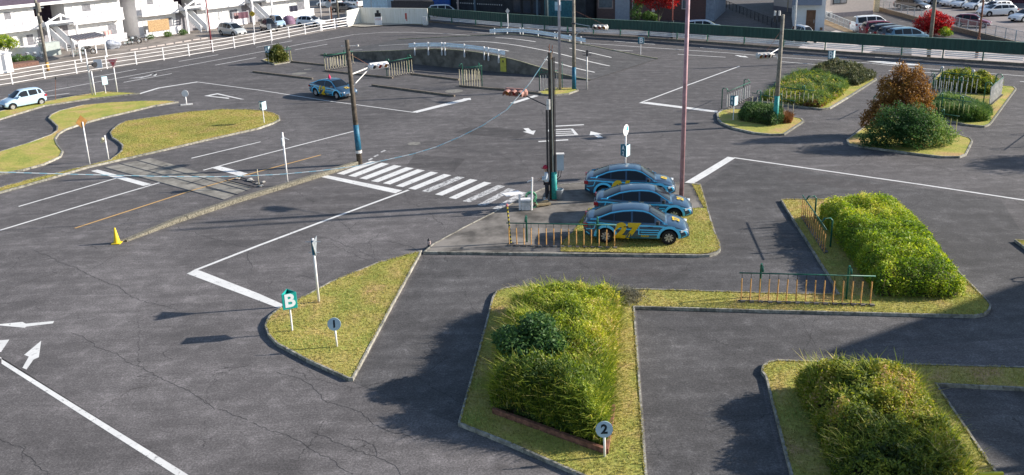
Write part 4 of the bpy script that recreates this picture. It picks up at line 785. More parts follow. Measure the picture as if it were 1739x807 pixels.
gate((1786, 250), (1815, 225), 1.3, 10, M_WPD, 'pole gate out of frame on the right, upper', posts=(.02, .98))
gate((1835, 470), (1950, 474), 1.15, 10, M_ORNG, 'pole gate out of frame on the right, lower')

# ================= SIGNS =================
def round_sign(px, h, r, txt, label):
    t = thing('round_sign', label, 'sign', G(*px), 0); MB().cyl((0, 0, 0), (-.02, .0, h-r*.9), .032, n=8).build('post', M_WP, t, smooth=True)
    q = MB().cyl((0, .0, 0), (0, -.02, 0), r, n=28).build('disc', M_DISC, t); q.location = (-.02, -.03, h-r); q.rotation_euler.x = rad(-8)
    sgn_text(txt, r*1.55, M_INK, q, upright((0, -.026, 0), 0), 'number', .003, .035)
round_sign((573, 593), 1.17, .225, '1', 'round pale blue sign with the number 1 on the triangular lawn')
round_sign((1027, 781), 1.17, .225, '2', 'round pale blue sign with the number 2 in front of the overgrown hedge')
def tri_sign(px, h, s, hh_, rot, letters, label, m=None, post=None, ink=None, name='letter_sign'):      # three-sided letter column
    m = m or M_SIGNB; t = thing(name, label, 'sign', G(*px), rot); P = []
    MB().cyl((0, 0, 0), (0, 0, h-hh_), .03, n=8).build('post', post or M_WP, t)
    R_ = s/math.sqrt(3)
    for k in range(3): a = rad(-90-60+120*k); P.append(Vector((R_*math.cos(a), R_*math.sin(a), 0)))
    for k in range(3):
        a, b = P[k], P[(k+1) % 3]; d = b-a; c = (a+b)/2; rz = math.atan2(d.y, d.x); o = Vector((math.sin(rz), -math.cos(rz), 0))*.012
        mb = MB().box((c.x, c.y, h-hh_/2), (d.length-.02, .018, hh_), rz); pn = mb.build('panel', m if k != 1 or len(letters) > 2 else M_LTBL, t)  # second face made paler, the sunlight on it put into its colour
        if k < len(letters) and letters[k]: sgn_text(letters[k], hh_*(1.15 if len(letters[k]) == 1 else .5), ink or M_WINK, pn, upright((c.x+o.x, c.y+o.y, h-hh_/2), rz), 'lettering', .003, .03)
tri_sign((497, 566), 1.58, .50, .58, rad(22), ['B', 'B', 'B'], 'green letter B sign on a white wooden post at the near stop line', M_SIGNG)
tri_sign((449, 211), 1.65, .5, .58, rad(-52), ['C', ''], 'blue letter C sign at the tip of the large curved lawn')
tri_sign((457, 108), 1.75, .55, .62, rad(-35), ['A', ''], 'blue letter A sign beside the round shrub')
tri_sign((1088, 93), 1.75, .60, .62, rad(0), ['B', 'B'], 'blue letter B sign at the foot of the ramp')
tri_sign((1411, 122), 1.85, .60, .75, rad(-62), ['B', ''], 'blue letter B sign behind the olive shrub bed')
tri_sign((1245, 206), 1.75, .5, .62, rad(-70), ['A\nA', ''], 'blue letter A sign in front of the clipped hedge')
tri_sign((1062, 300), 1.8, .5, .62, rad(-62), ['A\n2', ''], 'green letter column beside the parked training cars')
tri_sign((180, 160), 1.55, .5, .7, rad(55), ['', 'A'], 'pale blue letter sign on the narrow lawn strip', M_LTBL, ink=M_SIGNG)
def plain_post(name, px, h, r, m, label, cat='post', lean=(0, 0)):
    t = thing(name, label, cat, G(*px), 0); MB().cyl((0, 0, 0), (lean[0], lean[1], h), r, n=8).build('post', m, t, smooth=True); return t
t = plain_post('warning_sign', (153, 282), 2.75, .04, M_WP, 'amber diamond sign seen from the side on a tall white post at the left', 'sign'); q = MB().add([(0, -.35, 0), (0, 0, -.42), (0, .35, 0), (0, 0, .42), (.02, -.35, 0), (.02, 0, -.42), (.02, .35, 0), (.02, 0, .42)], [(0, 1, 2, 3), (7, 6, 5, 4), (0, 4, 5, 1), (1, 5, 6, 2), (2, 6, 7, 3), (3, 7, 4, 0)]).build('diamond_board', mat('amber_board', (.24, .12, .03), .5, var=.2), t); q.location = (-.06, 0, 2.75); q.rotation_euler.z = rad(-38)
t = plain_post('lamp_post', (185, 274), 1.65, .04, M_WP, 'short white post with a cream lamp cluster at the left', 'lamp'); mb = MB()
for k in range(3): mb.lathe([(0, -.09), (.08, -.06), (.09, 0), (.08, .06), (0, .09)], (-.14-.05*k, -.05+.03*k, 1.45-.1*k+.05*(k % 2)), 8)
mb.box((-.12, 0, 1.38), (.12, .12, .26)); mb.build('lamp_cluster', M_CREAM, t)
t = plain_post('side_sign', (542, 517), 2.65, .045, M_WP, 'tall white post with a dark sign seen edge-on on the triangular lawn', 'sign')
q = MB().add([(0, -.38, .33), (0, .38, .33), (0, 0, -.33), (.02, -.38, .33), (.02, .38, .33), (.02, 0, -.33)], [(0, 1, 2), (5, 4, 3), (0, 3, 4, 1), (1, 4, 5, 2), (2, 5, 3, 0)]).build('triangular_board', M_STEEL, t); q.location = (.05, 0, 2.28); MB().box((0, 0, 2.3), (.11, .12, .55)).build('bracket', M_NAVYW, t); MB().cyl((-.28, 0, 2.52), (.28, 0, 2.52), .012, n=6).build('rod', M_STEEL, t); MB().cyl((-.2, 0, 2.1), (.2, 0, 2.1), .012, n=6).build('rod', M_STEEL, t)
t = plain_post('side_sign', (489, 315), 3.0, .045, M_WP, 'tall white post with a small sign seen edge-on on the block kerb', 'sign'); MB().box((-.02, 0, 2.5), (.06, .5, .42)).build('board', M_STEEL, t); MB().tube([(0, 0, 2.75), (.3, .1, 2.55)], .01, 5).build('rod', M_STEEL, t)
plain_post('thin_stake', (440, 316), .95, .018, M_CREAM, 'thin cream stake at the mock level crossing')
t = plain_post('pole_sign', (997, 152), 3.2, .06, M_WPD, 'pale post with small dark brackets right of the silver pole', 'sign'); MB().box((0, 0, 3.1), (.75, .1, .05)).box((0, 0, 2.85), (.7, .1, .05)).box((0, 0, 3.0), (.12, .12, .5)).build('bracket', M_DARK, t)
plain_post('green_post', (955, 152), 2.3, .03, M_GREEN, 'thin green post right behind the silver pole')
t = plain_post('direction_sign', (1062, 300), 2.55, .04, M_WP, 'white round sign with blue marks above the parked training cars', 'sign'); q = MB().cyl((0, 0, 0), (0, -.02, 0), .31, n=24); q = q.build('disc', M_WP, t); q.location = (0, 0, 2.62); q.rotation_euler = (0, 0, rad(55))
MB().add([(.05, -.024, -.05), (.24, -.024, -.05), (.24, -.024, .14), (.12, -.024, .2), (.1, -.024, .08), (.02, -.024, .05)], [(0, 1, 2, 3, 4, 5)]).add([(-.1, -.024, -.27), (.1, -.024, -.27), (.05, -.024, -.17), (-.05, -.024, -.2)], [(0, 1, 2, 3)]).build('arrow', mat('sky_blue', (.03, .38, .62), .5), q)
t = plain_post('round_marker', (317, 178.5), .8, .05, M_WP, 'white oval marker on a small base at the tip of the wavy lawn', 'sign'); MB().cyl((0, -.03, .95), (0, .0, .95), .27, n=20).build('disc', M_WP, t); MB().box((0, 0, .04), (.9, .3, .07), .3).build('base', M_WPD, t)
for x, xt, lab_ in ((157.5, 141.5, 'taller white post with a black loudspeaker on the narrow lawn strip'), (162, 149.5, 'shorter white post leaning beside the loudspeaker post')):
    hh_ = hz(x, 163, xt, 84 if x < 160 else 122); t = plain_post('white_post', (x, 163), hh_, .055, M_WP, lab_, 'post')
    if x < 160: MB().cyl((.35, 0, hh_-1.3), (.7, -.1, hh_-1.35), .08, .26, 12).build('loudspeaker', M_DARK, t); MB().box((.2, 0, hh_-1.3), (.4, .06, .06)).build('bracket', M_DARK, t)
t = plain_post('stop_sign', (200, 158.5), 2.75, .045, M_WP, 'red and white inverted triangle stop sign on the narrow lawn strip', 'sign')
mb = MB().add([(-.42, 0, .35), (.42, 0, .35), (0, 0, -.42), (-.42, .02, .35), (.42, .02, .35), (0, .02, -.42)], [(2, 1, 0), (3, 4, 5), (0, 1, 4, 3), (1, 2, 5, 4), (2, 0, 3, 5)]); q = mb.build('triangular_board', mat('stop_red', (.60, .10, .12), .5), t); q.location = (0, -.06, 2.65)
MB().add([(-.36, -.004, .31), (.36, -.004, .31), (0, -.004, -.35)], [(2, 1, 0)]).build('rim', M_WP, q); MB().add([(-.31, -.008, .28), (.31, -.008, .28), (0, -.008, -.29)], [(2, 1, 0)]).build('face', MATS['stop_red'], q); sgn_text('STOP', .17, M_WINK, q, upright((0, -.012, .14), 0))
t = plain_post('hanging_board', (172, 121), .1, .02, M_WP, 'white board tied to the fence behind the stop sign', 'board'); MB().bx(-.6, .25, -.1, -.07, .35, 1.2).build('board', M_WP, t)
t = plain_post('warning_sign', (434, 73), 3.3, .05, M_WP, 'round yellow warning sign with a black arrow among the parked cars by the white fence', 'sign'); q = MB().cyl((0, .0, 0), (0, -.03, 0), .36, n=4).cyl((0, 0, 0), (0, -.028, 0), .30, n=20).build('board', mat('warning_yellow', (.62, .42, .04), .5), t); q.location = (0, -.05, 3.5)
MB().tube([(-.08, -.035, -.15), (-.07, -.035, .05), (.1, -.035, .12)], .035, 5).build('arrow', M_INK, q)
t = plain_post('diamond_sign', (863, 57), 2.7, .05, M_WP, 'white diamond sign on a post behind the far guard rail', 'sign'); q = MB().add([(-.26, 0, 0), (0, 0, -.36), (.26, 0, 0), (0, 0, .36), (-.26, -.02, 0), (0, -.02, -.36), (.26, -.02, 0), (0, -.02, .36)], [(0, 1, 2, 3), (7, 6, 5, 4), (0, 4, 5, 1), (1, 5, 6, 2), (2, 6, 7, 3), (3, 7, 4, 0)]).build('board', M_WPD, t); q.location = (0, -.05, 2.75)
t = plain_post('round_mirror', (562, 45), 2.9, .05, M_WPD, 'grey round sign back by the rust brown pole', 'sign'); MB().cyl((-.1, -.05, 3.0), (-.1, -.1, 3.0), .42, n=18).build('disc', M_STEEL, t)
t = plain_post('pipe_arch', (546, 33), 3.0, .07, M_WP, 'bent white pipe arch at the corner of the last apartment', 'arch'); MB().tube([(0, 0, 3.0), (.7, .2, 3.7), (1.2, .2, 3.2)], .07, 6).build('pipe', M_WP, t)
t = plain_post('marker_post', (462, 79.5), 2.6, .04, M_WP, 'short white signpost right of the blue letter A sign', 'post'); MB().box((-.1, 0, 2.35), (.45, .05, .6)).build('board', M_WPD, t)
t = thing('leaning_stake', 'thin tall rusty stake behind the blue car', 'stake', G(94, 172)); MB().cyl((0, 0, 0), (.35, 0, 1.9), .02, n=6).build('stake', M_RUSTB, t); MB().cyl((.35, 0, 1.85), (.37, 0, 2.05), .05, n=6).build('tip', M_DARK, t)
# cone
t = thing('traffic_cone', 'yellow traffic cone at the lower end of the block kerb', 'cone', G(199, 413)); MB().box((0, 0, .02), (.38, .38, .04)).build('base', M_YELP, t); MB().lathe([(.15, .04), (.135, .1), (.03, .74), (.0, .76)], (0, 0, 0), 20).build('cone', M_YELP, t, smooth=True)
t = thing('stone', 'flat beige stone beside the yellow cone', 'stone', G(210, 409.5)); MB().box((0, 0, .04), (.35, .2, .08), .5, top=.85).build('slab', M_BEIGE, t)
t = thing('small_bollard', 'small dark rubber bollard with a white band at the tip of the triangular lawn', 'bollard', G(729, 422)); MB().lathe([(0, 0), (.17, 0), (.17, .04), (.07, .08), (.065, .2), (.08, .3), (.06, .4), (.03, .46), (0, .48)], (0, 0, 0), 16).build('body', M_DARK, t, smooth=True); MB().lathe([(.074, .2), (.084, .28), (.07, .36)], (0, 0, 0), 16).build('band', mat('pinkish_band', (.5, .38, .35), .6), t)
# striped pole
m_ = bpy.data.materials.new('black_yellow_stripes'); m_.use_nodes = True; nt = m_.node_tree; wv = N(nt, 'ShaderNodeTexWave', bands_direction='Z', wave_profile='SAW'); wv.inputs['Scale'].default_value = 1.9; tc = N(nt, 'ShaderNodeTexCoord'); mp = N(nt, 'ShaderNodeMapping'); mp.inputs['Rotation'].default_value = (.3, .3, 0)
nt.links.new(tc.outputs['Object'], mp.inputs[0]); nt.links.new(mp.outputs[0], wv.inputs[0]); cr_ = N(nt, 'ShaderNodeMath', operation='GREATER_THAN'); nt.links.new(wv.outputs[0], cr_.inputs[0]); nt.links.new(ramp(nt, cr_.outputs[0], [(0, (.02, .02, .015)), (1, (.55, .42, .03))]), nt.nodes['Principled BSDF'].inputs[0])
t = thing('striped_post', 'leaning black and yellow striped post on the concrete pad', 'post', G(868, 417)); MB().cyl((0, 0, .05), (-.12, .2, 1.75), .035, n=8).build('post', m_, t); MB().lathe([(0, 0), (.17, 0), (.15, .1), (.05, .14), (0, .14)], (0, 0, 0), 14).build('base', M_DARK, t); MB().cyl((-.12, .2, 1.75), (-.125, .205, 1.85), .05, n=8).build('cap', mat('pink_cap', (.6, .2, .2), .6), t)
# water tap, box and hose reel
t = thing('storage_box', 'white plastic box beside the hose reel', 'box', G(893, 356, .1)); MB().box((0, 0, .26), (.44, .36, .48)).build('body', M_WPD, t); MB().box((0, 0, .53), (.48, .40, .05)).build('lid', M_WP, t); MB().box((0, -.195, .44), (.4, .02, .05)).build('grip', M_STEEL, t)
t = thing('panel_sheet', 'white sheet leaning on the white storage box', 'sheet', G(883, 357, .1)); MB().box((0, 0, .42), (.1, .10, .82)).build('leg', M_WP, t); MB().box((-.35, .25, .78), (.9, .5, .04), .5).build('sheet', M_WP, t)
t = thing('tap_post', 'white water tap post beside the hose reel', 'tap', G(903, 357, .1)); MB().cyl((0, 0, 0), (.06, .05, 1.65), .04, n=8).build('pipe', M_WP, t); MB().tube([(.06, .05, 1.5), (-.1, .02, 1.48), (-.17, .02, 1.42)], .025, 6).build('spout', M_WP, t)
t = thing('hose_reel', 'grey reel wound with green garden hose on the concrete pad', 'hose', G(902, 352, .1)); q = MB()
for k in range(6):
    rr = .27-.012*k; pts = [(rr*math.cos(2*math.pi*i/28)+.02*math.sin(k*2), -.1+.035*k, .55+rr*math.sin(2*math.pi*i/28)+.02*math.cos(k*3)) for i in range(29)]; q.tube(pts, .02, 6)
q.tube([(.2, 0, .35), (.3, -.05, .15), (.2, -.1, .03), (-.1, -.2, .02)], .018, 6)
q.build('hose', mat('green_hose', (.10, .36, .20), .4, var=.2), t, smooth=True); MB().lathe([(0, -.12), (.17, -.12), (.17, -.1), (.08, -.1), (.08, .1), (.17, .1), (.17, .12), (0, .12)], (0, 0, .55), 20, 0, 'Y').build('drum', M_STEEL, t); MB().cyl((-.1, 0, 0), (0, 0, .5), .03, n=6).cyl((.1, 0, 0), (0, 0, .5), .03, n=6).build('stand', M_STEEL, t)
t = thing('wooden_board', 'brown wooden step board at the foot of the central pole', 'board', G(921, 349, .1)); MB().box((0, 0, .1), (.75, .45, .08), .35).build('top', mat('old_wood', (.22, .17, .10), .8, var=.3), t); MB().box((0, 0, .03), (.6, .3, .07), .35).build('base', M_SOIL, t)
t = thing('bucket', 'grey metal bin with a dark top beside the central pole', 'bin', G(949.5, 338, .1)); MB().lathe([(0, 0), (.19, 0), (.23, .5), (.24, .52), (.22, .52), (.19, .35), (0, .35)], (0, 0, 0), 20).build('body', M_STEEL, t, smooth=True); MB().tube([(.2, 0, .5), (.1, 0, .62), (-.1, 0, .62), (-.2, 0, .5)], .012, 6).build('handle', M_DARK, t)

# mock rail stubs
M_PALE_ST = mat('pale_stone', (.36, .34, .31), .9, var=.3, scale=6)
t = thing('rail_stub', 'short rusty rail pieces with grey stones at the mock level crossing', 'rails', G(412, 308)); a = GV(384, 308)-GV(412, 308); b_ = GV(432, 319)-GV(412, 308)
MB().tube([a+Vector((0, 0, .07)), b_+Vector((0, 0, .07))], .03, 6).tube([a+Vector((.5, .6, .07)), b_+Vector((.3, .5, .07))], .03, 6).build('rail', M_DARK, t)
for k in range(9):
    o = rockmesh('stone', random.uniform(.08, .17), (1.2, 1, .35), M_PALE_ST, t, k); f = random.random(); o.location = a.lerp(b_, f)+Vector((random.uniform(.1, .9), random.uniform(.1, .7), .06))

# ================= FENCES =================
def rail_fence(name, label, px, rails, h, every, m, rr=.03, pr=.045, group=None):
    P = PS(px); t = thing(name, label, 'fence', (*P[0], 0), 0, group); o = Vector((*P[0], 0)); V_ = [Vector((*p, 0))-o for p in P]; mb = MB()
    for z in rails: mb.tube([v+Vector((0, 0, z)) for v in V_], rr, 6)
    mb.build('rails', m, t); cum = [0]
    for a, b in zip(V_, V_[1:]): cum.append(cum[-1]+(b-a).length)
    k = int(cum[-1]/every)
    for i in range(k+1):
        d = cum[-1]*i/k; j = max(q for q in range(len(cum)-1) if cum[q] <= d+1e-6); f = (d-cum[j])/(cum[j+1]-cum[j]); p = V_[j].lerp(V_[j+1], f); MB().box(p+Vector((0, 0, h/2)), (pr*2, pr*2, h), .6).build('post', m, t)
    return t
rail_fence('white_fence', 'long white pipe fence along the left street side', [(-40, 153), (25, 143), (76, 134), (170, 119), (250, 107), (303, 98.5), (380, 85.5), (430, 76), (500, 62), (545, 53)], (.15, .6, .97, 1.33), 1.38, 3.1, M_WP, .026, .05)
rail_fence('white_fence', 'short white plank fence between the tan pole and the concrete wall', [(547, 52.5), (575, 48), (590, 45.5)], (.2, .55, .9, 1.25), 1.4, 1.6, M_WP, .06, .06)
# concrete wall
def wallseg(t, a, b, h, th, m, nm='wall'):
    d = b-a; c = (a+b)/2; return MB().box((c.x, c.y, h/2), (d.length, th, h), math.atan2(d.y, d.x)).build(nm, m, t)
m_ = bpy.data.materials.new('streaked_white_wall'); m_.use_nodes = True; nt = m_.node_tree; tc = N(nt, 'ShaderNodeTexCoord'); mp = N(nt, 'ShaderNodeMapping'); mp.inputs['Scale'].default_value = (1.8, 1.8, .12); nt.links.new(tc.outputs['Object'], mp.inputs[0])
nn_ = noise(nt, mp.outputs[0], 3.2, 6, .8).outputs[0]; nt.links.new(ramp(nt, nn_, [(.30, (.30, .27, .20)), (.42, (.68, .66, .58)), (.7, (.80, .78, .74))]), nt.nodes['Principled BSDF'].inputs[0]); nt.nodes['Principled BSDF'].inputs['Roughness'].default_value = .9; M_STRK = m_
a, b, c = GV(590, 45.5), GV(612, 40), GV(727, 42); t = thing('concrete_wall', 'low streaked white concrete wall at the back corner of the course', 'wall', a); wallseg(t, Vector(), b-a, 2.15, .2, M_STRK); wallseg(t, b-a+Vector((.12, 0, 0)), c-a, 2.2, .2, M_STRK)
t = thing('standing_board', 'white and black standing board with red lettering against the concrete wall', 'board', G(643, 43.5)); MB().box((0, 0, .6), (.95, .2, 1.2)).build('panel', M_WP, t); MB().box((0, 0, 1.45), (.8, .25, .5)).build('top', M_DARK, t); MB().box((0, 0, 1.9), (.3, .2, .35)).build('lamp', M_DARK, t); sgn_text('STOP', .32, mat('faded_red_ink', (.45, .08, .06), .6), t, upright((0, -.11, .85), 0))
t = thing('red_mark', 'red painted mark sheet fixed on the concrete wall', 'mark', G(691, 44)); MB().box((0, -.4, 1.35), (.25, .03, .8)).box((.08, -.4, .95), (.1, .03, .5)).build('sheet', MATS['faded_red_ink'], t)
t = thing('white_box', 'pale box leaning at the right end of the concrete wall', 'box', G(722, 45)); MB().box((0, 0, .7), (.5, .2, 1.2)).build('panel', M_WPD, t); MB().box((0, 0, .1), (.8, .4, .15)).build('base', M_CONC, t)
# green screen fence
gp_ = [(728, 37.5), (850, 49), (963, 58), (1100, 66), (1200, 73), (1400, 88), (1600, 102), (1739, 111), (1850, 118)]
P = [GV(*p) for p in gp_]; t = thing('green_screen_fence', 'long dark green panel fence with an open rail strip below', 'fence', P[0]); o = P[0]
m_ = bpy.data.materials.new('green_corrugated_panel'); m_.use_nodes = True; nt = m_.node_tree; tc = N(nt, 'ShaderNodeTexCoord'); mp = N(nt, 'ShaderNodeMapping'); mp.inputs['Scale'].default_value = (2.5, 2.5, .2); nt.links.new(tc.outputs['Object'], mp.inputs[0]); nt.links.new(ramp(nt, noise(nt, mp.outputs[0], 2, 4, .7).outputs[0], [(.3, (.010, .040, .032)), (.7, (.020, .075, .058))]), nt.nodes['Principled BSDF'].inputs[0]); nt.nodes['Principled BSDF'].inputs['Roughness'].default_value = .6; M_GPAN = m_
rl = MB(); base_ = MB()
for a, b in zip(P, P[1:]):
    d = b-a; L = d.length; k = max(1, round(L/4.2)); rz = math.atan2(d.y, d.x)
    for i in range(k):
        p = a+d*(i/k)-o; q = a+d*((i+1)/k)-o; c = (p+q)/2; dl = (q-p).length; sg = max(4, int(dl/.2)); nrm = Vector((-d.y, d.x, 0)).normalized(); vs = []
        for j in range(sg+1):
            e = p.lerp(q, j/sg)+nrm*(.025 if j % 2 else -.025); vs += [e+Vector((0, 0, .92)), e+Vector((0, 0, 1.98))]
        MB().add(vs, [(2*j, 2*j+2, 2*j+3, 2*j+1) for j in range(sg)]).build('panel', M_GPAN, t); MB().box((p.x+nrm.x*.1, p.y+nrm.y*.1, 1.0), (.10, .10, 2.0), rz).build('post', M_GREEN, t)
    c = (a+b)/2-o; rl.box((c.x, c.y, 1.99), (L, .09, .05), rz); base_.box((c.x, c.y, .09), (L, .3, .18), rz)
    rl2 = MB()
    for z in (.42, .58, .74): rl2.box((c.x+nrm.x*.2, c.y+nrm.y*.2, z), (L-.3, .05, .09), rz)
    rl2.build('lower_rails', M_WP, t)
rl.build('top_trim', mat('pale_green_trim', (.18, .28, .22), .6), t); base_.build('base_kerb', M_LOWK, t)

# ================= PERSON =================
def skin_mesh(name, pts, edges, radii, m, parent, sub=2):
    me = bpy.data.meshes.new(name); me.from_pydata(pts, edges, []); me.materials.append(m); o = bpy.data.objects.new(name, me); C.objects.link(o)
    bm = bmesh.new(); bm.from_mesh(me); bm.verts.layers.skin.verify(); bm.to_mesh(me); bm.free()
    md = o.modifiers.new('s', 'SKIN'); md.use_smooth_shade = True
    for i, r in enumerate(radii): me.skin_vertices[0].data[i].radius = (r if isinstance(r, tuple) else (r, r))
    me.skin_vertices[0].data[0].use_root = True
    s = o.modifiers.new('d', 'SUBSURF'); s.levels = s.render_levels = sub
    dg = bpy.context.evaluated_depsgraph_get(); dg.update(); nm = bpy.data.meshes.new_from_object(o.evaluated_get(dg)); nm.materials.clear(); nm.materials.append(m); bpy.data.objects.remove(o)
    o = bpy.data.objects.new(name, nm); C.objects.link(o)
    if parent: o.parent = parent
    return o
pz = .10; per = thing('person', 'person in a white shirt, dark trousers and red cap working behind the central pole', 'person', G(929, 339, pz), rad(-90+180))
# local: faces +x ... built facing +y then turned
pp = [(0, 0, .93), (0, 0, 1.12), (0, .01, 1.33), (0, .02, 1.45), (0, .05, 1.54), (0, .07, 1.63), (0, .06, 1.70),
      (.10, 0, .88), (.11, .02, .48), (.11, -.02, .08), (.11, .13, .03), (-.10, 0, .88), (-.11, .03, .48), (-.11, .02, .08), (-.11, .17, .03),
      (.18, .01, 1.40), (.24, .04, 1.14), (.20, .25, 1.08), (.19, .33, 1.07), (-.18, .01, 1.40), (-.24, .06, 1.14), (-.18, .27, 1.12), (-.17, .35, 1.12)]
ee = [(0, 1), (1, 2), (2, 3), (3, 4), (4, 5), (5, 6), (0, 7), (7, 8), (8, 9), (9, 10), (0, 11), (11, 12), (12, 13), (13, 14), (2, 15), (15, 16), (16, 17), (17, 18), (2, 19), (19, 20), (20, 21), (21, 22)]
rr = [(.14, .10), (.13, .09), (.15, .09), (.06, .06), (.055, .06), (.085, .10), (.07, .08), .085, .058, .042, .035, .085, .058, .042, .035, .055, .042, .032, .028, .055, .042, .032, .028]
skin_mesh('body', pp, ee, rr, M_SKIN, per)
for sx in (1, -1):
    hp = [(.19*sx, .35, 1.07)]; he = []; hr = [.026]
    for k, (dx, ln) in enumerate(((-.028, .075), (-.01, .085), (.01, .08), (.028, .065))):
        i = len(hp); hp += [(.19*sx+dx, .38, 1.07), (.19*sx+dx, .38+ln*.6, 1.06), (.19*sx+dx, .38+ln, 1.04)]; he += [(0, i), (i, i+1), (i+1, i+2)]; hr += [.009, .008, .007]
    i = len(hp); hp += [(.15*sx, .37, 1.09), (.14*sx, .41, 1.08)]; he += [(0, i), (i, i+1)]; hr += [.01, .008]
    skin_mesh('hand', hp, he, hr, M_SKIN, per, 1)
g_ = lambda idx, k, pts=pp: [pts[i] for i in idx]
skin_mesh('shirt', [(0, 0, .86), (0, 0, 1.12), (0, .01, 1.33), (0, .02, 1.44), (.18, .01, 1.40), (.24, .04, 1.14), (.20, .24, 1.08), (-.18, .01, 1.40), (-.24, .06, 1.14), (-.18, .26, 1.12)], [(0, 1), (1, 2), (2, 3), (2, 4), (4, 5), (5, 6), (2, 7), (7, 8), (8, 9)],
    [(.19, .14), (.17, .125), (.175, .115), (.08, .08), .085, .065, .05, .085, .065, .05], mat('white_shirt', (.55, .60, .66), .8, var=.08), per)
skin_mesh('trousers', [(0, 0, .95), (.10, 0, .86), (.11, .02, .48), (.11, -.02, .12), (-.10, 0, .86), (-.11, .03, .48), (-.11, .02, .12)], [(0, 1), (1, 2), (2, 3), (0, 4), (4, 5), (5, 6)], [(.16, .115), .105, .08, .07, .105, .08, .07], mat('dark_trousers', (.03, .03, .04), .8), per)
for sx in (.11, -.11): skin_mesh('shoe', [(sx, -.05, .05), (sx, .08, .045), (sx, .19, .035)], [(0, 1), (1, 2)], [.05, .05, .04], M_WPD, per, 1)
MB().lathe([(.115, 1.64), (.12, 1.70), (.10, 1.77), (.05, 1.81), (0, 1.82)], (0, .06, 0), 16).add([(-.09, .15, 1.67), (.09, .15, 1.67), (.06, .26, 1.65), (-.06, .26, 1.65)], [(0, 1, 2, 3)]).build('cap', mat('red_cap', (.40, .03, .06), .8), per, smooth=True)
MB().lathe([(0, 0), (.022, .01), (.014, .05), (0, .06)], (0, .17, 1.59), 8).build('nose', M_SKIN, per)
for sx in (-.035, .035): MB().lathe([(0, -.012), (.012, 0), (0, .012)], (sx, .155, 1.645), 8).build('eye', M_INK, per)
MB().box((0, .158, 1.565), (.05, .012, .01)).build('mouth', mat('lip', (.35, .1, .08), .6), per)

